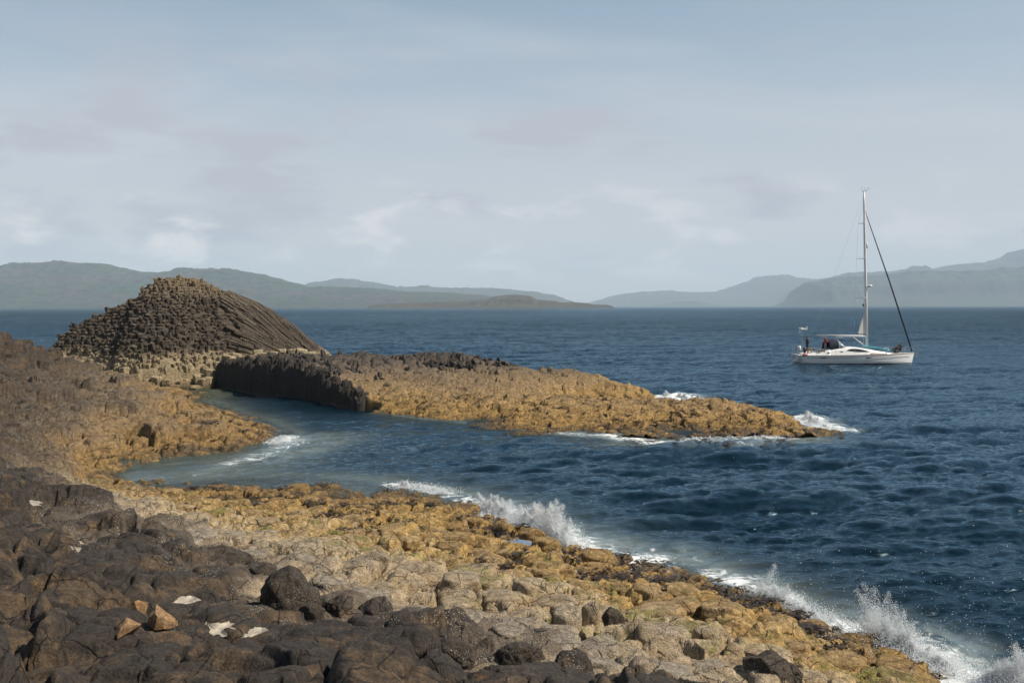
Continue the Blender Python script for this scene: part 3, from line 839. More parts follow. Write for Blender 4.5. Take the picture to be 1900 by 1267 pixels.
def dome_z(x, y):
    zp = np.interp(x, sx, sz, left=Z0 - 2, right=Z0 - 2) - 0.18
    hh = np.clip(zp - Z0, 0, None)
    w = 3.2 + 7.6 * hh / 8.4
    v = np.clip(np.abs(y - SD) / w, 0, 1)
    return np.where(zp > Z0, Z0 + (zp - Z0) * np.clip(1 - v ** 1.75, 0, 1) ** 0.92, Z0 - 2) + np.where(v >= 1, -2.0, 0)


stack = empty('sea_stack', (-31, 92, 0))
tag(stack, 'dome shaped dark basalt sea stack of bent stone columns', 'sea stack')


def adopt(o, par):
    o.parent = par
    o.matrix_parent_inverse = Matrix.Translation(par.location).inverted() if not par.rotation_euler.z else (Matrix.Translation(par.location) @ Matrix.Rotation(par.rotation_euler.z, 4, 'Z')).inverted()
    return o


xg = np.linspace(sx[0] - 1, sx[-1] + 1, 260); yg = np.linspace(SD - 12, SD + 11, 200)
Xd, Yd = np.meshgrid(xg, yg, indexing='ij')
Zd = dome_z(Xd, Yd) - 0.15 + 0.25 * fbm(Xd * 0.9, Yd * 0.9, 4, 0.55, 301)
V, Fc, _ = compact(np.stack([Xd, Yd, Zd], -1).reshape(-1, 3), grid_faces(*Xd.shape, keep=(Zd > -0.3)))
adopt(fast_mesh('core', V, Fc, M_dome), stack)


def dz1(x, y): return float(dome_z(np.array([x]), np.array([y]))[0])


pr = Prisms(); rr = random.Random(12)
row = 0; y = SD - 11.5
while y < SD + 7:
    x = sx[0] + (row % 2) * 0.3
    while x < sx[-1]:
        px = x + rr.uniform(-.16, .16); py = y + rr.uniform(-.14, .14)
        pz = dz1(px, py)
        xb = -28.4 + (10 - pz) / 7.0 * 3.6 + rr.uniform(-.7, .7)
        if pz > Z0 + 0.15:
            if px < xb or pz > 9.3 or py > SD + 1.5:
                pz = math.floor(pz / 0.28 + rr.uniform(-.12, .12)) * 0.28 + 0.12
                tilt = Vector((-0.10 - 0.02 * (px + 30) * -1 * 0.3, -0.22, 1)).normalized()
                top = Vector((px, py, pz)) + tilt * (rr.uniform(-0.05, 0.13) + (0.35 if rr.random() < .03 else 0))
                pr.add([top - tilt * 1.7, top], rr.uniform(.16, .27), rr.choice((5, 6, 6, 6)))
            elif rr.random() < 0.60:
                k = max(0.0, min(1.0, (pz - 2.3) / 3.5))
                L = rr.uniform(1.6, 3.6); q = Vector((px, py, pz)); path = []
                off = rr.uniform(-0.02, 0.20)
                for i in range(5):
                    e = 0.25
                    gx = (dz1(q.x + e, q.y) - dz1(q.x - e, q.y)) / (2 * e); gy = (dz1(q.x, q.y + e) - dz1(q.x, q.y - e)) / (2 * e)
                    n = Vector((-gx, -gy, 1)).normalized()
                    path.append(q + n * (off - 0.05 * i * (1 if i < 4 else 2)))
                    d = Vector((0.80 + 0.3 * (1 - k), -0.30 * k + 0.12 * (1 - k), 0))
                    d = d - n * d.dot(n); d.normalize()
                    q = q + d * (L / 4)
                    q.z = dz1(q.x, q.y)
                    if q.z < Z0 - 0.3: break
                if len(path) > 2: pr.add(path[::-1], rr.uniform(.13, .23), rr.choice((5, 6)), 0.2)
        x += 0.37
    y += 0.30 if y < SD + 1 else 0.6; row += 1
print('dome prisms', len(pr.F))
adopt(pr.build('columns', M_dome, None), stack)

# the stepped plinth of upright columns at its foot
pp = Prisms(); y = 83.6; row = 0
while y < 92.5:
    x = -50 + (row % 2) * .36
    while x < -18.4:
        px = x + rr.uniform(-.13, .13); py = y + rr.uniform(-.13, .13)
        dd = (px - WALL0.x) * wn.x + (py - WALL0.y) * wn.y
        if not (px > WALL0.x - 0.6 and dd > -1.2) and dz1(px, py) < 3.3:
            f = min(1.0, max(0.0, (py - 84.0 + 1.2 * math.sin(px * 0.7)) / 6.0))
            zt = 0.25 + 2.5 * f ** 0.8 + rr.uniform(-.50, .42)
            if px > -24: zt = max(zt, 1.2)
            if zt > 0.05:
                pp.add([Vector((px, py, -1.0)), Vector((px + rr.uniform(-.03, .03), py, zt))], rr.uniform(.46, .62), rr.choice((5, 6, 6)), 0.06)
        x += 0.98
    y += 0.86; row += 1
adopt(pp.build('plinth', M_plinth, None), stack)

# ------------------------------------------------------------------ reef
reef = empty('reef', (-5, 70, 0))
tag(reef, 'long low ochre rock reef running out from the sea stack into the surf', 'reef')
D = np.exp(np.arange(math.log(53), math.log(101), 0.0019))
X, Y = polar(-0.335, 0.335, 1150, D)
Hr = reef_h(X, Y)
dW, sW = wall_dist(X, Y)
ok = (Hr > -1.1) & (sW > -0.3) & (X > -25.5)
V, Fc, _ = compact(np.stack([X, Y, Hr], -1).reshape(-1, 3), grid_faces(*X.shape, keep=ok))
adopt(fast_mesh('rock_shelf', V, Fc, M_reef), reef)
pw = Prisms(); rw = random.Random(3)


def rb1(x, y): return float(reef_base(np.array([x]), np.array([y]))[0])


n = int(wl / 0.19)
for i in range(n):
    for j in range(2):
        s_ = (i + rw.uniform(-.3, .3)) * 0.19
        if s_ > wl - 1.9: continue
        p = WALL0 + wd * s_ - wn * (0.15 + 0.40 * j + rw.uniform(-.03, .03) + 0.45 * mnoise.noise(Vector((s_ * 0.5, 8.0, 1.0))))
        h = rb1(p.x, p.y) + rw.uniform(-.14, .10) + (0.12 if j else 0) + 0.42 * mnoise.noise(Vector((s_ * 2.1, 3.0, j)))
        if h < 0.15: continue
        top = Vector((p.x, p.y, h)); lean = (-wd * 0.24 - wn * 0.16 + Vector((0, 0, 1))).normalized()
        base = top - lean * (h + 1.2)
        pw.add([base, top], rw.uniform(.26, .36), 9, 0.5)
adopt(pw.build('cliff_face', M_cliff, None), reef)
pb_ = Prisms()
for i in range(330):
    s_ = rw.uniform(0, wl * .80); dd = rw.uniform(0.3, 5.5) * rw.uniform(.3, 1)
    p = WALL0 + wd * s_ - wn * dd
    h = rb1(p.x, p.y)
    if h < 1.2 or dz1(p.x, p.y) > 2.4: continue
    lean = (-wd * rw.uniform(.55, .95) + Vector((0, 0, 1)) - wn * rw.uniform(-.2, .3)).normalized()
    top = Vector((p.x, p.y, h)) + lean * rw.uniform(-.10, .32)
    pb_.add([top - lean * 1.6, top], rw.uniform(.14, .32), rw.choice((4, 5)), 0.35)
adopt(pb_.build('leaning_columns', M_cliff, None), reef)
pc_ = Prisms()
# the dark broken crest further out
for i in range(230):
    a = rw.uniform(790, 955); p = P(a, rw.uniform(657, 676), 2.6)
    h = rb1(p.x, p.y)
    if h < 2.0: continue
    lean = (Vector((-rw.uniform(.3, .9), rw.uniform(-.4, .2), 1))).normalized()
    top = Vector((p.x, p.y, h)) + lean * rw.uniform(-.15, .22)
    pc_.add([top - lean * 1.2, top], rw.uniform(.14, .36), rw.choice((4, 5)), 0.35)
adopt(pc_.build('broken_crest', M_cliff, None), reef)
#@@P3

# ------------------------------------------------------------------ plain materials
def mat(name, col, rough=0.6, metal=0.0, spec=0.5, var=0.12, scale=6.0, bump=0.0, coat=0.0):
    m = bpy.data.materials.new(name); m.use_nodes = True; t = NT(m.node_tree)
    tc = t.n('ShaderNodeTexCoord').outputs['Object']
    n = t.noise(tc, scale, 5, 0.6)
    c = t.mix(1.0, col, t.ramp(n, [(0.25, 1 - var), (0.75, 1 + var)]), 'MULTIPLY')
    ins = {'Base Color': c, 'Roughness': rough, 'Metallic': metal, 'Specular IOR Level': spec, 'Coat Weight': coat}
    if bump: ins['Normal'] = t.n('ShaderNodeBump', {'Height': n, 'Strength': 0.6, 'Distance': bump}).outputs[0]
    pb = t.n('ShaderNodeBsdfPrincipled', ins)
    t.n('ShaderNodeOutputMaterial', {'Surface': pb.outputs[0]})
    return m


# ------------------------------------------------------------------ pools and pale crusts lying in the hollows
m = bpy.data.materials.new('pool_water'); m.use_nodes = True; t = NT(m.node_tree); M_pool = m
bmp = t.n('ShaderNodeBump', {'Height': t.noise(t.n('ShaderNodeNewGeometry').outputs['Position'], 9, 3), 'Strength': 0.25, 'Distance': 0.02})
fr = t.n('ShaderNodeFresnel', {'IOR': 1.33, 'Normal': bmp.outputs[0]})
ms = t.n('ShaderNodeMixShader', {0: fr.outputs[0], 1: t.n('ShaderNodeBsdfTransparent', {'Color': (.55, .55, .5, 1)}).outputs[0], 2: t.n('ShaderNodeBsdfGlossy', {'Color': (.55, .6, .66, 1), 'Roughness': 0.08, 'Normal': bmp.outputs[0]}).outputs[0]})
t.n('ShaderNodeOutputMaterial', {'Surface': ms.outputs[0]})
M_salt = mat('pale_crust', (.33, .29, .235), 0.9, spec=0.2, var=0.5, scale=7.0, bump=0.02)
SALT_LBL = ['pale crust patch by the left edge beside a brown block', 'small pale crust patch on the dark rocks at far left', 'upper half of the pale winding crust among dark rocks', 'lower end of the pale winding crust among dark rocks',
            'long white dried crust right of the orange stones', 'forked white dried crust between rounded dark slabs', 'large pale crust wrapped round a dark rock at lower centre', 'thin pale crust streak at far left among dark rocks', 'pale crust tongue pointing right at lower centre', 'tiny pale crust just above the orange stones']
POOL_LBL = ['small pool glinting on pale rock beside dark slabs', 'small blue pool among the dark rocks at left', 'small pool on the ochre shelf near the cove', 'wash pool behind the breaking wave on the shelf edge']
si = pi_ = 0
for (hx, hy, hz_, r, k) in HW:
    n = 110; g = np.linspace(-1, 1, n) * r * 2.0
    gx, gy = np.meshgrid(g, g, indexing='ij')
    hh = shore_h(hx + gx, hy + gy); dist = np.hypot(gx, gy) / r
    lvl = float(np.percentile(hh[dist < 1], 40 if k == 'pool' else 26))
    edge = 1.15 + 0.55 * fbm((hx + gx) * 2.2 / max(r, .3) * .4, (hy + gy) * 2.2 / max(r, .3) * .4, 4, 0.6, 210)
    if k == 'pool':
        mk = (hh < lvl + 0.005) & (dist < 0.62); zz_ = np.zeros_like(hh)
    else:
        mk = (hh < lvl + 0.012 + 0.05 * (edge - dist)) & (dist < edge); zz_ = np.maximum(hh, lvl) - lvl + 0.012
    if mk.sum() < 12: mk = dist < 0.6
    V, Fc, _ = compact(np.stack([gx, gy, zz_], -1).reshape(-1, 3), grid_faces(n, n, keep=mk))
    o = fast_mesh('tide_pool' if k == 'pool' else 'salt_crust', V, Fc, M_pool if k == 'pool' else M_salt)
    o.location = (hx, hy, lvl)
    if k == 'pool': tag(o, POOL_LBL[pi_], 'tide pool', 'tide pools on the shelf'); pi_ += 1
    else: tag(o, SALT_LBL[si], 'crust', 'pale crusts between the dark rocks'); si += 1


# ------------------------------------------------------------------ loose and standing blocks
def block_mesh(name, seed, flat, sub=4, angular=0.5, peak=0.0):
    bm = bmesh.new(); bmesh.ops.create_icosphere(bm, subdivisions=sub, radius=1.0)
    r_ = random.Random(seed)
    planes = []
    ns = r_.choice((5, 6, 6, 7)); a0 = r_.random() * 6.28
    for i in range(ns):
        a = a0 + 2 * math.pi * (i + r_.uniform(-.25, .25)) / ns
        planes.append((Vector((math.cos(a), math.sin(a), r_.uniform(-.1, .25))).normalized(), r_.uniform(.72, .92)))
    planes.append((Vector((r_.uniform(-.3, .3) + peak, r_.uniform(-.3, .3), 1)).normalized(), flat))
    if peak: planes.append((Vector((-peak * 1.2, r_.uniform(-.5, .2), 1)).normalized(), flat * 1.05)); planes.append((Vector((r_.uniform(-.3, .3), -peak * 1.3, 1)).normalized(), flat))
    planes.append((Vector((r_.uniform(-.7, .7), r_.uniform(-.7, .7), 1)).normalized(), flat * 1.15))
    off = Vector((seed * 3.1, seed * 1.7, 0))
    for v in bm.verts:
        d = v.co.normalized()
        rad = 1.05
        for n, k in planes:
            dn = d.dot(n)
            if dn > 0.05: rad = min(rad, k / dn)
        rad = rad * angular + (1 - angular) * min(rad, 0.9)
        p = d * rad
        nn = mnoise.fractal(p * 1.6 + off, 1.0, 2.0, 5) * 0.12 + mnoise.fractal(p * 5.5 + off, 0.9, 2.1, 5) * 0.05
        cr = abs(mnoise.noise(p * 1.3 + off * 2))
        nn -= 0.07 * math.exp(-cr / 0.03)
        v.co = p + d * nn
    bmesh.ops.smooth_vert(bm, verts=bm.verts, factor=0.5, use_axis_x=True, use_axis_y=True, use_axis_z=True)
    me = bpy.data.meshes.new(name); bm.to_mesh(me); bm.free()
    me.polygons.foreach_set('use_smooth', [True] * len(me.polygons))
    return me


STOPS_LIGHT = [(0.0, (.13, .085, .04)), (0.3, (.29, .18, .065)), (0.9, (.36, .24, .105)), (1.4, (.38, .29, .18)), (1.9, (.29, .24, .18)), (2.6, (.26, .21, .16))]
M_blockl = rock_mat('light_block', STOPS_LIGHT, 0.0, 2.6, 0.8, 0.9, algae=0.5, weed=0.5, stain=0.55, speck=0.3)
M_blockd = rock_mat('dark_block', [(0.0, (.07, .05, .033)), (1.2, (.085, .065, .045)), (1.9, (.066, .050, .037)), (3.5, (.052, .040, .030))], 0.0, 3.5, 0.8, 0.9, speck=0.55, orange=0.25)
VARL = [block_mesh('block_shape', 100 + i, 0.60 + 0.05 * (i % 4), 4, 1.0) for i in range(9)]
for me in VARL: me.materials.append(M_blockl)
VARD = [block_mesh('dark_block_shape', 200 + i, 0.66 + 0.04 * (i % 4), 5, 1.0, (0.75, 0.35, 0.5, 0.3, 0.55, 0.4)[i]) for i in range(6)]
for me in VARD: me.materials.append(M_blockd)


def ground(x, y): return float(shore_h(np.array([x]), np.array([y]))[0])


def sm_ground(x, y):
    a = np.linspace(-.3, .3, 5); gx, gy = np.meshgrid(x + a, y + a); return float(np.mean(shore_h(gx.ravel(), gy.ravel())))


# the ones that stand out in the photograph: px centre, py of the foot, width px, height px, dark?, label
NAMED = [
    (524, 1128, 100, 88, 1, 'biggest angular black boulder standing on the pale shelf edge'),
    (405, 1045, 105, 48, 1, 'broad low grey boulder up-left of the biggest black boulder'),
    (575, 1140, 48, 34, 1, 'small round dark boulder right of the biggest black boulder'),
    (625, 1132, 56, 46, 1, 'dark knobbly boulder second right of the biggest black boulder'),
    (690, 1140, 78, 48, 1, 'dark blunt boulder at the edge of the pale rock'),
    (862, 1188, 64, 56, 1, 'squat dark boulder beside a small glinting pool'),
    (843, 1212, 84, 42, 1, 'rounded brown black boulder in front of the squat one'),
    (962, 1222, 84, 50, 1, 'dark barnacled boulder at bottom centre right'),
    (850, 1092, 84, 40, 0, 'pale humped block, broadest in the middle of the shelf'),
    (980, 1100, 74, 40, 0, 'brown weathered block on the ochre shelf middle'),
    (1052, 1160, 64, 46, 0, 'tan block with a deep shadow on its right side'),
    (1095, 1148, 42, 46, 0, 'narrow tan block between two dark gaps'),
    (1136, 1150, 52, 46, 1, 'dark cubic block at the right end of a row'),
    (1318, 1192, 60, 46, 0, 'round grey brown boulder sitting in a green hollow'),
    (990, 1000, 54, 28, 0, 'brown block cut off beside the breaking wave'),
    (1015, 1016, 60, 22, 0, 'low brown slab just in front of the breaking wave'),
    (1445, 1272, 120, 62, 1, 'large round dark boulder at the bottom edge right of centre'),
    (925, 1120, 72, 26, 0, 'low tan block left of the brown weathered block'),
    (1268, 1108, 76, 30, 0, 'flat topped tan block near the shelf edge on the right'),
    (480, 1062, 60, 22, 1, 'low dark rock left of the biggest black boulder'),
]
NW = []
for i, (px, py, w, h, dk, lb) in enumerate(NAMED):
    p = P(px, py, 1.5)
    for _ in range(4): p = P(px, py, float(shore_base(np.array([p.x]), np.array([p.y]))[0]))
    sc = w / F * p.y / 2 / 0.86
    hh = h / F * p.y
    me = (VARD if dk else VARL)[i % (6 if dk else 9)]
    o = link(bpy.data.objects.new('boulder', me))
    o.location = (p.x, p.y + sc * 0.75, p.z + hh * (0.10 if i in (0, 16) else (-0.22 if dk else -0.08)))
    o.scale = (sc, sc * 0.85, hh * 0.95 / 0.72 * 0.62); o.rotation_euler = (0.06 * (i % 3 - 1), 0.05 * (i % 4 - 1.5), i * 1.3)
    tag(o, lb, 'boulder')
    NW.append((p.x, p.y + sc * .7, sc))

# the rest of the blocks on the shelf
rb_ = random.Random(31)
spots = []
tries = 0
while len(spots) < 180 and tries < 30000:
    tries += 1
    px = rb_.uniform(180, 1720); py = rb_.uniform(900, 1262)
    p = P(px, py, 0.9)
    for _ in range(3): p = P(px, py, float(shore_base(np.array([p.x]), np.array([p.y]))[0]))
    z = p.z
    if not (0.22 < z < 1.9) or p.y > 41: continue
    r = rb_.uniform(.24, .46) * (1.12 if rb_.random() < .2 else 1)
    if any((p.x - q[0]) ** 2 + (p.y - q[1]) ** 2 < ((r + q[2]) * 0.92) ** 2 for q in spots + NW): continue
    if any((p.x - q[0]) ** 2 + (p.y - q[1]) ** 2 < (r * .8 + q[3]) ** 2 for q in HW): continue
    spots.append((p.x, p.y, r, z))
LAND = [(P(400, 905, 0), 'beside the inlet'), (P(840, 918, 0), 'by the far edge of the shelf'), (P(1000, 985, 0), 'below the big breaking wave'), (P(1450, 1130, 0), 'below the thin jet of spray'), (P(1650, 1200, 0), 'below the tall splash at lower right'), (P(524, 1128, 1.9), 'round the biggest black boulder'), (P(860, 1150, 1.9), 'along the edge of the dark slabs'), (P(980, 1090, .9), 'in the middle of the shelf'), (P(650, 980, .9), 'on the left half of the shelf'), (P(1318, 1190, 1.3), 'round the green hollow on the right')]
for i, (x, y, r, z) in enumerate(spots):
    o = link(bpy.data.objects.new('rock', VARL[i % 9]))
    o.location = (x, y, sm_ground(x, y) - r * 0.04)
    s1 = rb_.uniform(.9, 1.25)
    o.scale = (r * s1 / .86, r / s1 / .86, r * rb_.uniform(.42, .72)); o.rotation_euler = (rb_.uniform(-.12, .12), rb_.uniform(-.12, .12), rb_.uniform(0, 6.28))
    ln = min(LAND, key=lambda q: (q[0].x - x) ** 2 + (q[0].y - y) ** 2)[1]
    cl = 'small' if r < .31 else ('large' if r > .42 else 'medium')
    colr = 'weed stained ochre' if z < .65 else ('tan ochre' if z < 1.25 else 'pale barnacled')
    tag(o, '%s %s basalt block lying %s' % (cl, colr, ln), 'rock', 'weathered blocks ' + ln)

# three broken orange stones on the dark slabs
M_orange = rock_mat('orange_stone', [(0, (.15, .08, .035)), (2.6, (.22, .125, .055)), (3.6, (.27, .165, .085)), (5, (.30, .21, .13))], 0, 5, 2.5, 2.5, bump=0.5, sc=3.0)
for i, (px, py, w, h, lb) in enumerate([(255, 1142, 29, 30, 'smallest broken orange stone, behind the other two'), (294, 1168, 58, 42, 'widest broken orange stone, with a grey corner, on dark rock'), (231, 1187, 44, 40, 'foremost broken orange stone, its near side in shadow')]):
    p = P(px, py, 3.3)
    for _ in range(4): p = P(px, py, sm_ground(p.x, p.y) + 0.03)
    bm = bmesh.new(); r_ = random.Random(160 + i)
    for _ in range(22):
        q = Vector((r_.uniform(-1, 1), r_.uniform(-1, 1), r_.uniform(-1, 1)))
        k = 0.95 / max(abs(q.x), abs(q.y), abs(q.z), 1e-3) if r_.random() < .7 else 1.0
        bm.verts.new(q * k * r_.uniform(.8, 1.0))
    bmesh.ops.convex_hull(bm, input=bm.verts)
    bmesh.ops.delete(bm, geom=[v for v in bm.verts if not v.link_faces], context='VERTS')
    bmesh.ops.subdivide_edges(bm, edges=bm.edges[:], cuts=3, use_grid_fill=True)
    for v in bm.verts: v.co += v.co.normalized() * 0.05 * mnoise.fractal(v.co * 3.0 + Vector((i, 0, 0)), 1.0, 2.0, 3)
    bmesh.ops.recalc_face_normals(bm, faces=bm.faces)
    me = bpy.data.meshes.new('orange_stone'); bm.to_mesh(me); bm.free(); me.materials.append(M_orange)
    o = link(bpy.data.objects.new('orange_stone', me))
    sc = w / F * p.y / 2; hh = h / F * p.y / 2
    o.location = (p.x, p.y + sc * .5, p.z + hh * 0.75); o.scale = (sc * 1.05, sc * .9, hh * 1.15); o.rotation_euler = (.3 * i, .2, i * 1.1)
    tag(o, lb, 'stone', 'broken orange stones')

# ------------------------------------------------------------------ seaweed
M_weed = mat('seaweed', (.036, .021, .011), 0.5, spec=0.5, var=0.4, scale=5)


def weed(name, pts, label):
    V = []; Fc = []; r_ = random.Random(5)
    for (x, y, z, s) in pts:
        for _ in range(int(22 + 22 * r_.random())):
            a = r_.uniform(0, 6.28); d = s * r_.random() ** .6
            c = Vector((x + math.cos(a) * d, y + math.sin(a) * d, z + r_.uniform(-.02, .07) * s / .2))
            l = r_.uniform(.025, .075) * (s / .2) ** .8; w = l * r_.uniform(.3, .6); b = r_.uniform(0, 6.28); ti = r_.uniform(-.28, .28)
            u = Vector((math.cos(b), math.sin(b), ti)).normalized() * l; v = Vector((-math.sin(b), math.cos(b), r_.uniform(-.4, .4))) * w
            k = len(V); V += [c - u - v * .4, c + u * .3 - v, c + u, c + u * .2 + v]; Fc.append((k, k + 1, k + 2, k + 3))
    o = py_mesh(name, V, Fc, M_weed); tag(o, label, None, None, 'stuff'); return o


wp = []; rw2 = random.Random(8)
cand = []
for _ in range(9000):
    px = rw2.uniform(140, 1760); py = rw2.uniform(735, 1240)
    p = P(px, py, .35)
    if p.y > 80: continue
    cand.append((p.x, p.y))
ca = np.array(cand); hb = shore_base(ca[:, 0], ca[:, 1]); hh = shore_h(ca[:, 0], ca[:, 1]); ncl = fbm(ca[:, 0] * .28, ca[:, 1] * .28, 3, .6, 150)
for (x, y), b, h, n in zip(cand, hb, hh, ncl):
    if 0.02 < h and b < 1.0 and n > -0.06 + 0.36 * b + rw2.uniform(-.15, .2): wp.append((x, y, h, rw2.uniform(.10, .26) * (1 + y / 120)))
print('weed', len(wp))
weed('seaweed', wp, 'dark brown wrack in clumps on the wet lower shelf')
wp = []; cand = []
for _ in range(5200):
    p = P(rw2.uniform(700, 1520), rw2.uniform(690, 822), .4)
    cand.append((p.x, p.y))
ca = np.array(cand); hh = reef_h(ca[:, 0], ca[:, 1]); ncl = fbm(ca[:, 0] * .22, ca[:, 1] * .22, 3, .6, 160)
for (x, y), h, n in zip(cand, hh, ncl):
    if 0.16 < h < 1.2 and n > 0.16 + 0.25 * h - 0.020 * (x + 2) + rw2.uniform(-.2, .2): wp.append((x, y, h, rw2.uniform(.10, .26)))
print('weed', len(wp))
weed('seaweed', wp, 'dark brown wrack in clumps on the low reef')

# ------------------------------------------------------------------ splashes
m = bpy.data.materials.new('spray'); m.use_nodes = True; t = NT(m.node_tree); M_spray = m
ms = t.n('ShaderNodeMixShader', {0: 0.45, 1: t.n('ShaderNodeBsdfDiffuse', {'Color': (.88, .90, .91, 1)}).outputs[0], 2: t.n('ShaderNodeBsdfTranslucent', {'Color': (.88, .90, .92, 1)}).outputs[0]})
t.n('ShaderNodeOutputMaterial', {'Surface': ms.outputs[0]})
OCT = np.array([(1, 0, 0), (-1, 0, 0), (0, 1, 0), (0, -1, 0), (0, 0, 1), (0, 0, -1)], float)
OCF = np.array([(0, 2, 4), (2, 1, 4), (1, 3, 4), (3, 0, 4), (2, 0, 5), (1, 2, 5), (3, 1, 5), (0, 3, 5)])


def splash(poly, prof, n, label, seed, depth=0.5, size=(.004, .012), lean=(0, 0), strands=26, scatter=0):
    """poly: waterline pixels; prof: (t, height m) along it"""
    n = int(n * 5); size = (size[0] * .45, size[1] * .48)
    r = np.random.default_rng(seed)
    W3 = np.array([tuple(P(a, b, 0)) for a, b in poly]); L = np.concatenate([[0], np.cumsum(np.hypot(*np.diff(W3[:, :2], axis=0).T))]); T = L / L[-1]
    pt = np.array([q[0] for q in prof]); ph = np.array([q[1] for q in prof])
    # strands: parabolic threads of droplets thrown up from the line
    st = r.random(strands * 6); keep = r.random(len(st)) < (np.interp(st, pt, ph) / ph.max()) ** 0.8 + 0.12
    st = st[keep][:strands] if keep.sum() > 5 else st[:strands]
    ns = len(st); hs = np.interp(st, pt, ph) * r.uniform(.45, 1.05, ns); ang = r.uniform(-.5, .5, ns); fwd = r.uniform(-.4, .4, ns)
    i = r.integers(0, ns, n); u = r.random(n) ** 0.85
    sp = 0.02 + 0.16 * (1 - u) ** 1.2
    sx_ = np.interp(st[i], T, W3[:, 0]); sy_ = np.interp(st[i], T, W3[:, 1])
    h = hs[i]
    x = sx_ + (ang[i] + lean[0]) * u * h + r.normal(0, 1, n) * sp * (.4 + h)
    y = sy_ + (fwd[i] + lean[1]) * u * h + r.normal(0, 1, n) * sp * (.4 + h) * depth * 1.5
    z = h * (1.35 * u - 0.35 * u * u) + r.normal(0, .03, n) - .05
    # churned white base
    nb = int(n * 0.55)
    tb = r.random(nb); x2 = np.interp(tb, T, W3[:, 0]) + r.normal(0, .32, nb); y2 = np.interp(tb, T, W3[:, 1]) + r.normal(0, .32 * depth * 1.6, nb)
    z2 = np.abs(r.normal(0, 1, nb)) * (0.06 + 0.24 * np.interp(tb, pt, ph)) * .8 * (.4 + .6 * r.random(nb)) - .04
    sz = r.uniform(size[0], size[1], n) * (1.25 - .6 * u); sz2 = r.uniform(size[0], size[1] * 1.4, nb)
    C = np.stack([np.concatenate([x, x2]), np.concatenate([y, y2]), np.concatenate([z, z2])], -1); S = np.concatenate([sz, sz2])
    if scatter:
        k = r.random(scatter); xs = np.interp(k, T, W3[:, 0]) + r.normal(.4, 1.5, scatter); ys_ = np.interp(k, T, W3[:, 1]) + r.normal(.2, .9, scatter); zs_ = np.abs(r.normal(0, .75, scatter)) + .05
        C = np.concatenate([C, np.stack([xs, ys_, zs_], -1)]); S = np.concatenate([S, r.uniform(.004, .009, scatter)])
    n = len(C)
    rot = r.random(n) * 6.28; c_, s_ = np.cos(rot), np.sin(rot)
    B = OCT[None] * S[:, None, None] * r.uniform(.7, 1.5, (n, 1, 3))
    V = np.stack([B[..., 0] * c_[:, None] - B[..., 1] * s_[:, None], B[..., 0] * s_[:, None] + B[..., 1] * c_[:, None], B[..., 2]], -1) + C[:, None, :]
    Fc = (OCF[None] + (np.arange(n) * 6)[:, None, None]).reshape(-1, 3)
    o = fast_mesh('splash', V.reshape(-1, 3), Fc, M_spray, None, True, None, 3)
    return tag(o, label, 'splash', None, 'stuff')


splash([(885, 942), (930, 958), (980, 975), (1030, 1005), (1062, 1028)], [(0, .15), (.08, .75), (.25, .55), (.42, .8), (.6, .75), (.78, 1.35), (.9, .7), (1, .1)], 15000, 'broad white wave bursting against the middle of the shelf', 1, strands=60, size=(.008, .026))
splash([(1060, 1026), (1120, 1034), (1190, 1046)], [(0, .22), (.5, .12), (1, .05)], 1500, 'low foam line running right from the bursting wave', 2)
splash([(1400, 1098), (1425, 1112), (1480, 1135), (1540, 1156)], [(0, .1), (.12, .18), (.2, 1.05), (.26, .5), (.45, .62), (.6, .3), (1, .15)], 5500, 'thin upright jet of spray at the right shelf edge', 3, size=(.006, .017), lean=(-.10, 0), strands=28, scatter=60)
splash([(1605, 1180), (1640, 1196), (1690, 1212), (1760, 1240)], [(0, .35), (.1, .8), (.25, 1.25), (.4, .9), (.6, .4), (1, .15)], 8500, 'tall ragged splash of droplets at lower right', 4, size=(.005, .018), strands=46, scatter=420)
splash([(1830, 1262), (1880, 1275), (1960, 1300)], [(0, .3), (.4, .85), (.8, .9), (1, .3)], 5000, 'splash cut by the lower right corner of the picture', 5, size=(.006, .018), strands=36, scatter=260)
splash([(1225, 740), (1245, 742), (1285, 744), (1330, 749)], [(0, .2), (.2, .75), (.45, .6), (.8, .3), (1, .1)], 3600, 'white surf breaking over the back of the reef', 6, size=(.02, .05), strands=22)
splash([(1492, 778), (1512, 788), (1545, 796)], [(0, .2), (.2, .85), (.6, .55), (1, .1)], 2600, 'white surf breaking at the outer tip of the reef', 7, size=(.02, .045), strands=20)
splash([(1240, 824), (1300, 818), (1380, 815), (1440, 810)], [(0, .1), (.3, .3), (.6, .2), (1, .1)], 2600, 'low white surf along the near edge of the reef tip', 8, size=(.015, .04), strands=26)
splash([(508, 824), (520, 820), (532, 814)], [(0, .2), (.5, .5), (1, .1)], 1300, 'small white splash at the point by the inlet', 9, size=(.012, .03), strands=10)
splash([(735, 900), (770, 903), (830, 912)], [(0, .1), (.2, .28), (.6, .16), (1, .05)], 1400, 'low white surf at the far corner of the shelf', 10, size=(.01, .026), strands=14)
#@@P4

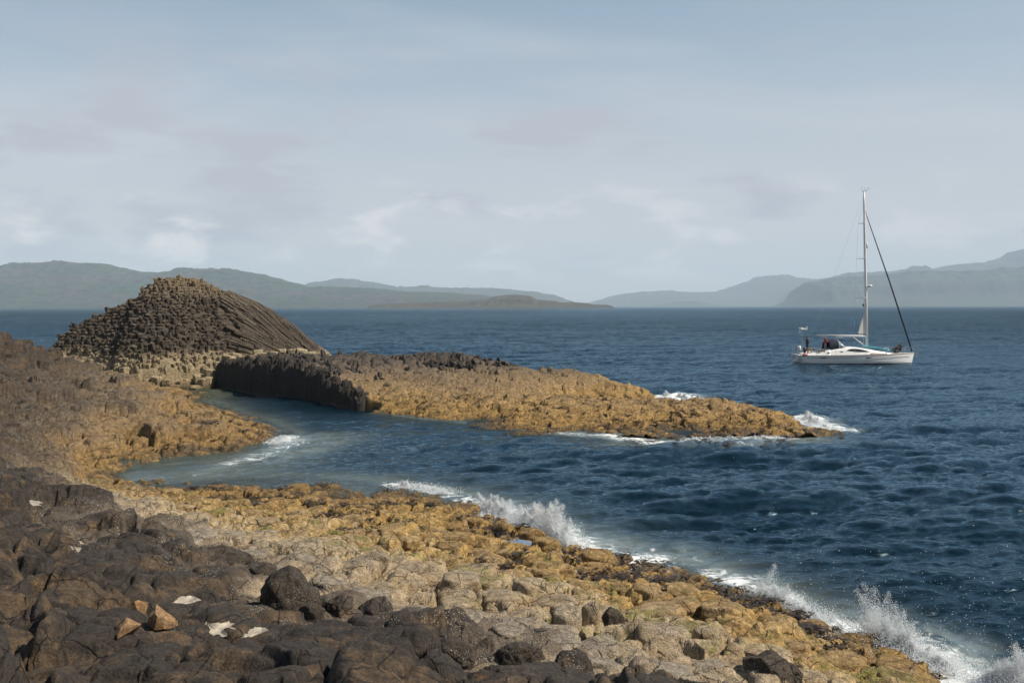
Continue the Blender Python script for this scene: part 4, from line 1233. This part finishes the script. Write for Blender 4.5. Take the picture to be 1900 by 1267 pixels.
# ------------------------------------------------------------------ people
def person(label, loc, yaw, J, cols, group='crew on the yacht'):
    """J: joint -> (x forward, y left, z up); one continuous body, clothes as thin shells over it"""
    root = empty('person', loc, yaw)
    tag(root, label, 'person', group)
    g = {k: Vector(v) for k, v in J.items()}

    def remesh(mb, name, m_, vox):
        o = mb.build(name, m_, None)
        md = o.modifiers.new('r', 'REMESH'); md.mode = 'VOXEL'; md.voxel_size = vox; md.use_smooth_shade = True
        sm = o.modifiers.new('s', 'SMOOTH'); sm.factor = 0.5; sm.iterations = 3
        dg = bpy.context.evaluated_depsgraph_get(); me = bpy.data.meshes.new_from_object(o.evaluated_get(dg))
        o.modifiers.clear(); o.data = me; me.materials.clear(); me.materials.append(m_)
        me.polygons.foreach_set('use_smooth', [True] * len(me.polygons))
        o.parent = root; return o

    def limb(mb, ch):
        for (a, ra), (b, rb2) in zip(ch[:-1], ch[1:]):
            mb.tube([a, a.lerp(b, .5), b], [ra, (ra + rb2) / 2 * 1.04, rb2], 12)
            mb.ball(a, ra * 1.0, 10, 8); mb.ball(b, rb2 * 1.0, 10, 8)

    side = lambda s: ('l' if s > 0 else 'r')
    hd = g['head']; nk = g['neck']; upv = (hd - nk).normalized(); fwd = g['face'].normalized(); fwd = (fwd - upv * fwd.dot(upv)).normalized(); lf = upv.cross(fwd)
    b = MB()
    # head: skull, jaw, nose, brow, ears
    M3 = Matrix((fwd, lf, upv)).transposed()

    def hball(c, r, nu=14, nv=10):
        q = MB(); q.ball((0, 0, 0), r, nu, nv); b.add([hd + M3 @ (Vector(v) + Vector(c)) for v in q.V], q.F)
    hball((0, 0, .02), (.096, .076, .105)); hball((.030, 0, -.062), (.062, .054, .055)); hball((.096, 0, -.012), (.020, .014, .026)); hball((.078, 0, .028), (.018, .055, .014))
    hball((.083, 0, -.062), (.012, .026, .010)); hball((-.005, .079, -.005), (.018, .010, .030)); hball((-.005, -.079, -.005), (.018, .010, .030))
    limb(b, [(nk - upv * .06, .058), (hd - upv * .06, .052)])
    ch_ = g['chest']; pe = g['pelvis']
    limb(b, [(pe, .135), (pe.lerp(ch_, .5), .125), (ch_, .150)]); limb(b, [(ch_, .13), (nk, .06)])
    for s in (1, -1):
        k = side(s)
        sh, el, wr = g['sh' + k], g['el' + k], g['wr' + k]
        limb(b, [(ch_, .10), (sh, .062), (el, .044), (wr, .029)])
        hp, kn, an, to = g['hip' + k], g['kn' + k], g['an' + k], g['to' + k]
        limb(b, [(pe, .11), (hp, .092), (kn, .058), (an, .040)]); limb(b, [(an, .042), (to, .034)])
        # hand: palm, four unequal curled fingers, thumb from the side of the palm
        d = (wr - el).normalized(); ax = Vector((0, 0, 1)) if abs(d.z) < .8 else Vector((1, 0, 0)); w = d.cross(ax).normalized(); pn = w.cross(d)
        for i, (o_, l) in enumerate(((-.030, .072), (-.010, .082), (.010, .078), (.029, .060))):
            kx = wr + d * .095 + w * o_
            limb(b, [(wr + w * o_ * .5, .017), (kx, .013)])
            f1 = kx + d * l * .5 + pn * l * .18; f2 = f1 + d * l * .32 + pn * l * .36
            limb(b, [(kx, .012), (f1, .011), (f2, .0095)])
        t1 = wr + d * .035 - w * .042 + pn * .012
        limb(b, [(wr + d * .02 - w * .015, .015), (t1, .013), (t1 + d * .040 - w * .012 + pn * .012, .011)])
    body = remesh(b, 'body', M_skin, .0085)
    # hair
    h = MB()
    for c, r in (((-.020, 0, .040), (.098, .086, .100)), ((-.055, 0, -.01), (.06, .074, .085))):
        q = MB(); q.ball((0, 0, 0), r, 14, 10); h.add([hd + M3 @ (Vector(v) + Vector(c)) for v in q.V], q.F)
    remesh(h, 'hair', cols['hair'], .012)
    # jacket
    j = MB(); limb(j, [(pe + (pe - ch_) * .12, .165), (pe.lerp(ch_, .5), .155), (ch_, .178)]); limb(j, [(ch_, .155), (nk - upv * .015, .085)])
    for s in (1, -1):
        k = side(s); limb(j, [(ch_, .125), (g['sh' + k], .086), (g['el' + k], .066), (g['wr' + k].lerp(g['el' + k], .06), .048)])
    remesh(j, 'jacket', cols['jacket'], .014)
    if cols.get('vest'):
        v = MB()
        for s in (1, -1):
            n = (g['shl'] - g['shr']).normalized() * (.075 * s); f_ = g['face'].normalized()
            limb(v, [(pe.lerp(ch_, .35) + f_ * .135 + n, .045), (ch_ + f_ * .145 + n, .055), (nk.lerp(ch_, .35) + f_ * .05 + n * 1.1, .045)])
        remesh(v, 'life_vest', cols['vest'], .014)
    tr = MB()
    for s in (1, -1):
        k = side(s); limb(tr, [(pe, .150), (g['hip' + k], .112), (g['kn' + k], .078), (g['an' + k].lerp(g['kn' + k], .1), .060)])
    remesh(tr, 'trousers', cols['trousers'], .014)
    for s in (1, -1):
        k = side(s); sh_ = MB(); limb(sh_, [(g['an' + k] - Vector((.03, 0, .02)), .056), (g['to' + k], .046)])
        remesh(sh_, 'shoe', cols['shoe'], .014)
    return root


M_skin = mat('skin', (.42, .25, .18), 0.55, var=.08)
M_hair = mat('hair', (.05, .032, .022), 0.7); M_hair2 = mat('fair_hair', (.24, .16, .09), 0.7)
M_blackj = mat('black_jacket', (.018, .018, .022), 0.8, bump=.01); M_redj = mat('red_jacket', (.28, .035, .03), 0.75, bump=.01); M_brownj = mat('brown_jacket', (.050, .034, .030), 0.8, bump=.01)
M_olive = mat('olive_jacket', (.085, .080, .045), 0.8, bump=.01); M_dkt = mat('dark_trousers', (.022, .022, .028), 0.8, bump=.01); M_tan = mat('tan_trousers', (.30, .22, .17), 0.8, bump=.01); M_grey = mat('grey_trousers', (.24, .24, .25), .8); M_shoe = mat('shoe', (.05, .04, .035), .7)
M_vest = mat('pale_vest', (.62, .55, .42), .7)

STAND = dict(pelvis=(0, 0, .96), chest=(.01, 0, 1.30), neck=(.0, 0, 1.48), head=(.035, 0, 1.63), face=(1, 0, -.05),
             shl=(0, .19, 1.41), ell=(-.03, .27, 1.13), wrl=(.10, .26, .90), shr=(0, -.19, 1.41), elr=(-.03, -.27, 1.13), wrr=(.10, -.26, .90),
             hipl=(0, .10, .91), knl=(.03, .11, .49), anl=(-.02, .12, .08), tol=(.15, .14, .045), hipr=(0, -.10, .91), knr=(.03, -.11, .49), anr=(-.02, -.12, .08), tor=(.15, -.14, .045))


# ------------------------------------------------------------------ yacht
A_ = P(1475.5, 674.3, 0); B_ = P(1696, 673.6, 0)
YL = (B_ - A_).length; YR = math.atan2(B_.y - A_.y, B_.x - A_.x)
M_gel = mat('white_gelcoat', (.78, .775, .76), .22, var=.03, spec=.5, coat=.3)
M_deck = mat('cream_deck', (.60, .57, .52), .55, var=.05); M_teak = mat('teak', (.20, .115, .06), .7, var=.25, scale=14)
M_anti = mat('dark_antifouling', (.055, .018, .02), .6, var=.3); M_glass = mat('tinted_glass', (.018, .017, .014), .08, spec=.8); M_trim = mat('dark_trim', (.03, .03, .035), .4)
M_alu = mat('pale_aluminium', (.72, .70, .69), .35, var=.04); M_steel = mat('steel_rail', (.62, .63, .64), .22, metal=1.0, var=.03); M_navy = mat('navy_canvas', (.010, .014, .032), .85, bump=.01)
M_white = mat('white_plastic', (.72, .72, .71), .4, var=.03); M_sail = mat('sailcloth', (.66, .63, .58), .8, var=.06); M_rope = mat('rope', (.45, .42, .36), .8); M_orb = mat('orange_float', (.62, .26, .03), .6); M_pink = mat('faded_pink_fender', (.52, .25, .23), .6)
M_aqua = mat('aqua_board', (.075, .42, .50), .4, var=.06); M_clear = mat('clear_screen', (.30, .33, .36), .12, spec=.8); M_wire = mat('wire', (.30, .31, .33), .4)

yb = empty('sailing_yacht', (A_.x, A_.y, 0), YR)
tag(yb, 'white sailing yacht with bare mast motoring past the rocks', 'yacht')
XL = 14.7; K = YL / XL; yb.scale = (K, K, K * 0.995)


def sheer(x): return 1.07 + 0.22 * (x / XL) ** 1.8


def beam(x):
    t = x / XL
    return max(0.03, 2.15 * (1 - max(0.0, (t - 0.40) / 0.60) ** 2.1) * (1 - 0.20 * max(0.0, (0.40 - t) / 0.40) ** 1.6))


def section(x, y_frac):
    pass


ZS = [-.55, -.35, -.15, .0, .06]
ST = np.linspace(0, 1, 30) ** 0.92
V = []; Fc = []; nz_ = 9
for t_ in ST:
    for s in (-1, 1):
        for q in range(nz_):
            f = q / (nz_ - 1)
            x = XL * t_
            z = 0.07 + (sheer(x) - 0.07) * f
            xx = x + (0.28 * f * max(0, (t_ - .93) / .07) - 0.28 * max(0, (t_ - .93) / .07)) - 0.30 * (1 - f) * max(0, 1 - t_ / .05) * -1
            wb = beam(x) * (0.86 + 0.14 * f ** .6) * (1 - 0.10 * (1 - f) * max(0, (t_ - .5) / .5))
            V.append((xx, s * wb, z))
ns = len(ST)
for i in range(ns - 1):
    for k in range(2):
        for q in range(nz_ - 1):
            a = i * 2 * nz_ + k * nz_ + q; b_ = a + 2 * nz_
            Fc.append((a, a + 1, b_ + 1, b_) if k else (a, b_, b_ + 1, a + 1))
Fc.append(tuple(range(nz_)) + tuple(range(2 * nz_ - 1, nz_ - 1, -1)))
e = (ns - 1) * 2 * nz_
Fc.append(tuple(e + q for q in range(nz_))[::-1] + tuple(e + nz_ + q for q in range(nz_)))
mb = MB(); mb.add(V, Fc); mb.build('hull', M_gel, yb, True)
V = []; Fc = []
for t_ in ST:
    x = XL * t_; xx = x - 0.28 * max(0, (t_ - .93) / .07) + 0.30 * max(0, 1 - t_ / .05)
    w = beam(x) * .855 * (1 - 0.10 * max(0, (t_ - .5) / .5)); dp = .55 * math.sin(math.pi * min(1, .12 + t_ * .95)) ** .5
    for s, zz in ((-1, .072), (-.97, -.05), (-.6, -dp * .7), (0, -dp), (.6, -dp * .7), (.97, -.05), (1, .072)): V.append((xx, s * w * .998, zz))
for i in range(ns - 1):
    for q in range(6): a = i * 7 + q; Fc.append((a, a + 1, a + 8, a + 7))
Fc.append(tuple(range(7)))
mb = MB(); mb.add(V, Fc); mb.build('antifouling', M_anti, yb, True)
# deck with a sunken cockpit between x 0.5 and 3.7
V = []; Fc = []; n_ = 0
xs_ = sorted(list(np.linspace(.02, XL - .02, 40)) + [.5, 3.7])
for x in xs_:
    w = beam(x) * .985
    for f in (-1, -.62, -.3, .3, .62, 1): V.append((x, w * f, sheer(x) - .015 + .05 * (1 - f * f)))
for i in range(len(xs_) - 1):
    ck = xs_[i] >= .5 - 1e-6 and xs_[i + 1] <= 3.7 + 1e-6
    for q in range(5):
        if ck and q in (1, 2, 3): continue
        a = i * 6 + q; Fc.append((a, a + 6, a + 7, a + 1))
mb = MB(); mb.add(V, Fc); mb.build('deck', M_deck, yb, True)
ck = MB(); ck.box((2.1, 0, .42), (3.2, 2.6, .04)); ck.box((2.1, 1.25, .72), (3.2, .5, .58)); ck.box((2.1, -1.25, .72), (3.2, .5, .58)); ck.box((3.72, 0, .9), (.05, 2.5, .95)); ck.box((.47, 0, .75), (.05, 2.5, .6)); ck.build('cockpit', M_deck, yb, False, .02)
tk = MB(); tk.box((2.1, 1.25, 1.035), (3.0, .46, .03)); tk.box((2.1, -1.25, 1.035), (3.0, .46, .03)); tk.box((2.9, -1.62, 1.60), (1.3, .06, .14)); tk.box((2.9, 1.62, 1.60), (1.3, .06, .14)); tk.build('teak_seat', M_teak, yb)
# coamings and coachroof
top = [(.9, 1.22), (1.6, 1.38), (2.6, 1.52), (3.6, 1.72), (4.6, 1.92), (5.6, 2.05), (6.4, 2.07), (7.4, 2.0), (8.6, 1.82), (10.0, 1.56), (11.2, 1.36), (11.9, 1.26)]
for s in (-1, 1):
    V = []; Fc = []
    for x in np.linspace(.9, 3.75, 14):
        zt = np.interp(x, [a for a, b in top], [b for a, b in top]); yo = beam(x) * .86
        V += [(x, s * yo, sheer(x)), (x, s * (yo - .10), zt), (x, s * (yo - .34), zt), (x, s * (yo - .38), sheer(x) - .1)]
    for i in range(13):
        for q in range(3): a = i * 4 + q; Fc.append((a, a + 1, a + 5, a + 4))
    Fc += [(0, 1, 2, 3), (52, 53, 54, 55)]
    mb = MB(); mb.add(V, Fc); mb.build('coaming', M_gel, yb, True)
V = []; Fc = []
for x in np.linspace(3.72, 11.9, 34):
    zt = float(np.interp(x, [a for a, b in top], [b for a, b in top])); wb = beam(x) * .80 * (1 - .25 * max(0, (x - 8.5) / 3.4)); sh_ = sheer(x) + .02; hgt = max(.02, zt - sh_)
    for f, zf in ((-1, 0), (-.95, .55), (-.86, .85), (-.70, .96), (-.35, 1.0), (0, 1.02), (.35, 1.0), (.70, .96), (.86, .85), (.95, .55), (1, 0)): V.append((x, wb * f, sh_ + hgt * zf))
for i in range(33):
    for q in range(10): a = i * 11 + q; Fc.append((a, a + 11, a + 12, a + 1))
Fc.append(tuple(range(11)))
mb = MB(); mb.add(V, Fc); cr = mb.build('coachroof', M_gel, yb, True)


def cab(x, zf, s=-1, out=.015):
    zt = float(np.interp(x, [a for a, b in top], [b for a, b in top])); wb = beam(x) * .80 * (1 - .25 * max(0, (x - 8.5) / 3.4)); sh_ = sheer(x) + .02; hgt = max(.02, zt - sh_)
    f = np.interp(zf, [0, .55, .85, .96], [1, .95, .86, .70])
    return (x, s * (wb * f + out), sh_ + hgt * zf)


for s in (-1, 1):
    V = []; Fc = []; xs2 = np.linspace(5.7, 8.9, 22)
    for x in xs2:
        u = (x - 5.7) / 3.2; lo = .42 + .10 * u - .12 * math.sin(math.pi * u) ** 1.0 + .16 * (1 - u) ** 3; hi = .50 + .30 * math.sin(math.pi * min(1, u * 1.0) ** .7) ** .8 * .9 + .12 * u * (1 - u)
        lo = min(lo, hi - .01)
        for q in range(4): V.append(cab(x, lo + (hi - lo) * q / 3, s))
    for i in range(21):
        for q in range(3): a = i * 4 + q; Fc.append((a, a + 1, a + 5, a + 4))
    py_mesh('cabin_window', V, Fc, M_glass, yb, True)
    for x in (3.55, 5.15):
        mbw = MB(); c_ = cab(max(x, 3.75), .45, s, .0) if x > 3.7 else (x, s * (beam(x) * .86 - .04), 1.42); mbw.box((x, c_[1] + s * .01, c_[2]), (.30, .05, .10)); mbw.build('portlight', M_glass, yb, False, .015)
    for x, w_ in ((2.88, .62), (8.38, .66)):
        mbw = MB(); mbw.box((x, s * (beam(x) * .985 + .0), .80), (w_, .05, .12)); mbw.build('hull_window', M_glass, yb, False, .015)
    # cove stripe, rubbing strake, dark handrail
    for nm, z_, r_, m_, x0, x1 in (('stripe', .80, .014, M_trim, .9, 14.0), ('rubbing_strake', 1.03, .028, M_teak, .15, 14.5)):
        mbw = MB(); mbw.tube([(x, s * (beam(x) * (.995 if nm != 'stripe' else .985) + .005), z_ + (sheer(x) - 1.07) * (1 if nm != 'stripe' else .15)) for x in np.linspace(x0, x1, 30)], r_, 6); mbw.build(nm, m_, yb)
    mbw = MB(); mbw.tube([(x, s * beam(x) * .80, sheer(x) + .10) for x in np.linspace(8.7, 10.9, 8)], .045, 6); mbw.build('handrail', M_teak, yb)
# mast, spreaders, rigging
def mx_(z): return 8.85 - .030 * (z - 1.9)


ma = MB(); ma.tube([(mx_(z), 0, z) for z in (1.85, 8, 15, 19.5, 21.1)], [.155, .150, .14, .12, .09], 14); ms_ = ma.build('mast', M_alu, yb, True)
mh = MB(); mh.tube([(mx_(21.1) - .25, 0, 21.12), (mx_(21.1) + .3, 0, 21.12)], .03, 6); mh.tube([(mx_(21.1) - .22, 0, 21.1), (mx_(21.1) - .30, 0, 21.75)], .012, 5); mh.tube([(mx_(21.1) + .1, 0, 21.1), (mx_(21.1) + .1, 0, 21.6)], .010, 5)
mh.tube([(mx_(21.1) + .25, 0, 21.15), (mx_(21.1) + .55, 0, 21.5), (mx_(21.1) + .75, 0, 21.42)], .016, 5); mh.build('masthead_fitting', M_trim, ms_)
for z_, l_ in ((8.05, 1.55), (12.9, 1.15), (17.2, .85)):
    for s in (-1, 1): sp = MB(); sp.tube([(mx_(z_) - .05, 0, z_), (mx_(z_) - l_ * .55, s * l_, z_ + .06)], [.05, .03], 6); sp.build('spreader', M_alu, ms_)
rd = MB(); rd.tube([(mx_(9.4) + .12, 0, 9.38), (mx_(9.4) + .42, 0, 9.38)], .05, 6); rd.tube([(mx_(9.4) + .48, 0, z_) for z_ in (9.42, 9.46, 9.60, 9.66)], [.24, .30, .30, .20], 18); rd.build('radar_dome', M_white, ms_, True)
rf = MB(); rf.tube([(mx_(14.4) + .24, 0, z_) for z_ in (14.15, 14.2, 14.8, 14.86)], [.06, .12, .12, .06], 12); rf.box((mx_(14.4) + .13, 0, 14.5), (.16, .05, .3)); rf.build('radar_reflector', M_white, ms_, True)
bo = MB(); bo.tube([(8.72, 0, 3.32), (8.0, 0, 3.38), (2.7, 0, 3.44)], [.10, .115, .10], 12); bo.box((5.4, 0, 3.20), (1.0, .06, .10)); bo.build('boom', M_alu, yb, True)
bv = MB(); bv.tube([(7.15, 0, 3.22), (8.62, 0, 2.15)], .05, 8); bv.build('boom_vang', M_alu, yb)
sl = MB(); sl.add([(8.70, -.02, 3.62), (7.72, -.10, 3.66), (7.95, -.06, 4.6), (8.36, -.03, 6.0), (8.68, -.02, 6.3), (8.70, .04, 3.62), (7.72, .10, 3.66), (7.95, .06, 4.6), (8.36, .03, 6.0), (8.68, .04, 6.3)], [(0, 1, 2, 3, 4), (9, 8, 7, 6, 5), (0, 5, 6, 1), (1, 6, 7, 2), (2, 7, 8, 3), (3, 8, 9, 4), (4, 9, 5, 0)]); sl.build('sail_corner', M_sail, yb)
fs = MB(); fs.tube([(mx_(18.7) + .12, 0, 18.75), (mx_(18.5) + .3, 0, 18.1)], .03, 8); fs.tube([(mx_(18.5) + .3, 0, 18.1), (11.6, 0, 9.9), (14.25, 0, 2.0)], [.045, .085, .10], 10); fs.tube([(14.25, 0, 2.0), (14.42, 0, 1.45)], [.08, .12], 10); fs.build('furled_headsail', M_navy, yb, True)
rg = MB()
for s in (-1, 1):
    for x_, z_, y2, yx in ((8.35, 20.6, 1.95, 8.0), (8.5, 8.0, 1.9, 8.25)):
        if z_ > 10:
            rg.tube([(mx_(20.3), 0, 20.3), (mx_(17.2) - .47, s * .85, 17.26), (mx_(12.9) - .63, s * 1.15, 12.96), (mx_(8.05) - .85, s * 1.55, 8.11), (yx, s * 1.95, 1.15)],   .008, 5)
        else: rg.tube([(mx_(8.0), 0, 8.0), (yx, s * 1.8, 1.15)], .010, 5)
    rg.tube([(mx_(20.9), 0, 20.9), (3.5, s * .25, 7.0), (.3, s * 1.0, 1.2)], .004, 5)
rg.build('rigging', M_wire, yb)
fl = MB(); fl.tube([(mx_(8.0) - .80, -1.50, 8.05), (mx_(8.0) - .80, -1.50, 7.2)], .008, 4); fl.box((mx_(8.0) - .88, -1.5, 7.15), (.16, .02, .34)); fl.build('courtesy_flag', M_navy, yb)
for s in (-1, 1):
    l = MB(); l.tube([(8.25, s * .35, 2.0), (8.25, s * .35, 3.5)], .022, 6); l.tube([(8.55, s * .3, 2.0), (8.55, s * .3, 3.2)], .018, 6); l.build('mast_guard_rail', M_steel, yb)
# sprayhood: canvas hood, clear raked screen, frame
V = []; Fc = []
for i, x in enumerate(np.linspace(3.75, 4.95, 9)):
    zt = 2.62 + .33 * math.sin(math.pi * (.25 + .55 * i / 8)) - .0
    for q in range(13):
        a = math.pi * q / 12; V.append((x, -1.38 * math.cos(a) * (abs(math.cos(a)) ** -.35 if abs(math.cos(a)) > .01 else 1), np.interp(x, [3.7, 5.0], [1.62, 1.9]) + (zt - 1.75) * math.sin(a) ** .5))
for i in range(8):
    for q in range(12): a = i * 13 + q; Fc.append((a, a + 13, a + 14, a + 1))
sph = py_mesh('sprayhood', V, Fc, M_navy, yb, True); md = sph.modifiers.new('s', 'SOLIDIFY'); md.thickness = .03
V2 = [v for v in V[-13:]]; V3 = [(6.05 - .12 * abs(v[1]), v[1] * .92, 2.03 - .03 * abs(v[1])) for v in V2]
scn = py_mesh('windscreen', V2 + V3, [(q, q + 1, q + 14, q + 13) for q in range(12)], M_clear, yb, True); md = scn.modifiers.new('s', 'SOLIDIFY'); md.thickness = .02
fr_ = MB()
for q in (1, 6, 11): fr_.tube([V2[q], V3[q]], .03, 6)
fr_.tube(V2, .025, 6); fr_.build('screen_frame', M_white, yb)
# rails
pu = MB()
for s in (-1, 1):
    pts_ = [(2.0, s * 1.95, 1.95), (.9, s * 1.85, 2.0), (.10, s * 1.55, 2.05), (.05, s * .55, 2.05)]
    pu.tube(pts_, .022, 6); pu.tube([(p[0], p[1], p[2] - .32) for p in pts_], .016, 6)
    for p in pts_: pu.tube([p, (p[0] + .03, p[1], 1.06)], .020, 6)
pu.build('pushpit', M_steel, yb)
pl = MB()
for s in (-1, 1):
    pts_ = [(12.9, s * .86, 1.92), (13.8, s * .50, 1.98), (14.55, s * .16, 2.0)]
    pl.tube(pts_ + ([(14.62, 0, 2.0)]), .022, 6); pl.tube([(p[0], p[1], p[2] - .3) for p in pts_], .016, 6)
    for p in pts_: pl.tube([p, (p[0] - .05, p[1], sheer(p[0]))], .020, 6)
pl.build('pulpit', M_steel, yb)
for s in (-1, 1):
    ll = MB(); xs3 = [2.0, 4.3, 6.6, 8.9, 11.0, 12.9]
    for h_ in (.80, .45): ll.tube([(x, s * beam(x) * .95, sheer(x) + h_ * (1 if x < 12 else .9)) for x in xs3], .008, 5)
    for x in xs3[1:-1]: ll.tube([(x, s * beam(x) * .95, sheer(x) - .02), (x, s * beam(x) * .95, sheer(x) + .82)], .016, 6)
    ll.build('lifeline', M_steel, yb)
# stern fittings
wg = MB(); wg.tube([(1.22, 1.3, 1.1), (1.22, 1.3, 4.15)], .035, 8); wgo = wg.build('turbine_pole', M_steel, yb)
wt = MB(); wt.tube([(.95, 1.3, 4.22), (1.1, 1.3, 4.22), (1.5, 1.3, 4.22)], [.03, .13, .10], 10); wt.add([(1.5, 1.28, 4.1), (1.85, 1.28, 4.62), (1.85, 1.32, 4.62), (1.5, 1.32, 4.1), (1.9, 1.28, 4.15), (1.9, 1.32, 4.15)], [(0, 1, 4), (3, 5, 2), (0, 3, 2, 1), (1, 2, 5, 4), (4, 5, 3, 0)])
for k in range(3):
    a = k * 2.094 + .4; wt.tube([(.93, 1.3, 4.22), (.93, 1.3 + math.cos(a) * .55, 4.22 + math.sin(a) * .55)], [.05, .02], 5)
wt.build('wind_turbine', M_white, wgo)
ob = MB(); ob.tube([(.62, -1.70, 1.15), (.62, -1.70, 1.55), (.62, -1.70, 1.95), (.62, -1.70, 2.05)], [.09, .17, .20, .10], 12); ob.build('outboard_motor', M_trim, yb, True)
hb_ = MB(); hb_.tube([(1.18 + .20 * math.cos(a), -1.80, 1.62 + .26 * math.sin(a)) for a in np.linspace(-1.1, 4.2, 16)], .075, 8); hb_.build('horseshoe_buoy', M_orb, yb, True)
lr = MB(); lr.tube([(.18, -.95, 1.6), (.18, -.95, 1.7), (.18, -.95, 2.15), (.18, -.95, 2.2)], [.16, .22, .22, .16], 14); lr.build('raft_canister', M_white, yb, True)
fe = MB(); fe.ball((.62, -1.86, 1.18), (.36, .16, .20), 14, 10); fe.build('fender', M_pink, yb, True)
tb = MB(); tb.box((.02, 0, .35), (.34, 2.2, .12)); tb.ball((-.05, -1.1, .62), (.20, .18, .18), 12, 8); tb.build('bathing_platform', M_white, yb, False, .02)
for s in (-1, 1):
    wh = MB(); wh.tube([(1.7, s * .8, .45), (1.72, s * .8, 1.35)], [.14, .10], 8); wh.tube([(1.62 + .02 * math.cos(a), s * .8 + .46 * math.cos(a), 1.42 + .46 * math.sin(a)) for a in np.linspace(0, 6.283, 20)], .02, 6)
    wh.build('steering_wheel', M_steel, yb)
for x_, s in ((3.1, -1), (2.55, -1), (3.1, 1), (2.55, 1)): wi = MB(); wi.tube([(x_, s * 1.60, 1.5), (x_, s * 1.60, 1.66), (x_, s * 1.60, 1.72)], [.10, .07, .09], 12); wi.build('winch', M_steel, yb, True)
an = MB(); an.box((14.62, 0, 1.27), (.5, .14, .07)); an.tube([(14.45, 0, 1.33), (14.98, 0, 1.18), (15.0, 0, .80)], .035, 6); an.add([(15.02, -.16, .95), (15.02, .16, .95), (14.80, 0, .62), (15.06, 0, .9)], [(0, 1, 2), (0, 3, 1), (1, 3, 2), (2, 3, 0)]); an.build('anchor', M_wire, yb)
ht = MB(); ht.box((11.9, 0, 1.30), (.55, .55, .06)); ht.build('deck_hatch', M_glass, yb, False, .02); ht = MB(); ht.box((9.9, 0, 1.64), (.6, .55, .06), Matrix.Rotation(.13, 3, 'Y')); ht.build('deck_hatch', M_glass, yb, False, .02)


def onyacht(o, x, y, z):
    q = yb.matrix_basis @ Vector((x, y, z)); o.location = q; return o


# board on the deck
pb2 = MB(); V = []; Fc = []
for i, u in enumerate(np.linspace(0, 1, 22)):
    w = .40 * max(.04, math.sin(math.pi * u)) ** .45
    for q in range(8):
        a = 2 * math.pi * q / 8; V.append((3.3 * u - 1.65, w * math.cos(a), .085 * math.sin(a) + .10 * max(0, u - .8) ** 2 * 12))
for i in range(21):
    for q in range(8): Fc.append((i * 8 + q, i * 8 + (q + 1) % 8, (i + 1) * 8 + (q + 1) % 8, (i + 1) * 8 + q))
Fc += [tuple(range(8))[::-1], tuple(21 * 8 + q for q in range(8))]
pb2.add(V, Fc); bd = pb2.build('paddle_board', M_aqua, None, True)
onyacht(bd, 9.75, -.62, 1.86); bd.rotation_euler = (-.28, .155, YR)
tag(bd, 'aqua blue paddle board lying on the yacht deck before the mast', 'paddle board')
st_ = MB(); st_.box((1.15, 0, .12), (.6, .62, .06)); st_.build('pale_nose', M_white, bd, False, .02)


def crew(lb, x, y, z, yaw, J, cols):
    q = yb.matrix_basis @ Vector((x, y, z)); return person(lb, q, YR + yaw, J, cols)


A1 = dict(STAND); A1.update(wrr=(.20, -.16, 1.0), elr=(-.02, -.28, 1.14), wrl=(.24, .14, 1.02))
crew('person in a black jacket standing at the yacht stern', 1.35, -.35, 1.50 - 1.05 + .02, 0.25, {k: v for k, v in A1.items()}, dict(hair=M_hair, jacket=M_blackj, trousers=M_dkt, shoe=M_shoe)).location.z = (1.04 * K + .45)
C1 = dict(STAND); C1.update(wrr=(.36, -.12, 1.18), elr=(.12, -.26, 1.16), wrl=(.38, .12, 1.2), ell=(.12, .26, 1.17))
crew('person in a red jacket and pale vest standing at the sprayhood', 3.50, -.55, 1.5, 0.1, C1, dict(hair=M_hair2, jacket=M_redj, trousers=M_grey, shoe=M_shoe, vest=M_vest)).location.z = 1.50
CR = dict(pelvis=(0, 0, .42), chest=(.28, 0, .64), neck=(.43, 0, .74), head=(.57, 0, .79), face=(.6, 0, -.8),
          shl=(.34, .19, .72), ell=(.46, .25, .46), wrl=(.62, .16, .26), shr=(.34, -.19, .72), elr=(.46, -.25, .46), wrr=(.62, -.14, .24),
          hipl=(.02, .11, .40), knl=(.36, .20, .46), anl=(.12, .17, .08), tol=(.30, .19, .045), hipr=(.02, -.11, .40), knr=(.30, -.18, .07), anr=(-.14, -.14, .08), tor=(-.24, -.14, .045))
crew('person in dark brown clothes kneeling bent over on the yacht bow', 12.05, -.25, sheer(12.2) + .03, 0.0, CR, dict(hair=M_hair, jacket=M_brownj, trousers=M_dkt, shoe=M_tan))
C2 = dict(CR)
C2.update(pelvis=(-.05, 0, .62), chest=(.18, 0, .92), neck=(.31, 0, 1.05), head=(.44, 0, 1.13), face=(.7, 0, -.7), shl=(.22, .19, 1.0), shr=(.22, -.19, 1.0), ell=(.40, .26, .78), elr=(.40, -.26, .78), wrl=(.60, .18, .62), wrr=(.60, -.16, .60),
          hipl=(-.03, .11, .60), hipr=(-.03, -.11, .60), knl=(.32, .20, .48), knr=(.32, -.18, .46), anl=(.0, .18, .08), anr=(-.02, -.16, .08), tol=(.17, .20, .045), tor=(.15, -.18, .045))
crew('person in an olive jacket crouching beside the bow rail', 12.75, .12, sheer(12.8) + .03, 0.0, C2, dict(hair=M_hair, jacket=M_olive, trousers=M_dkt, shoe=M_shoe))
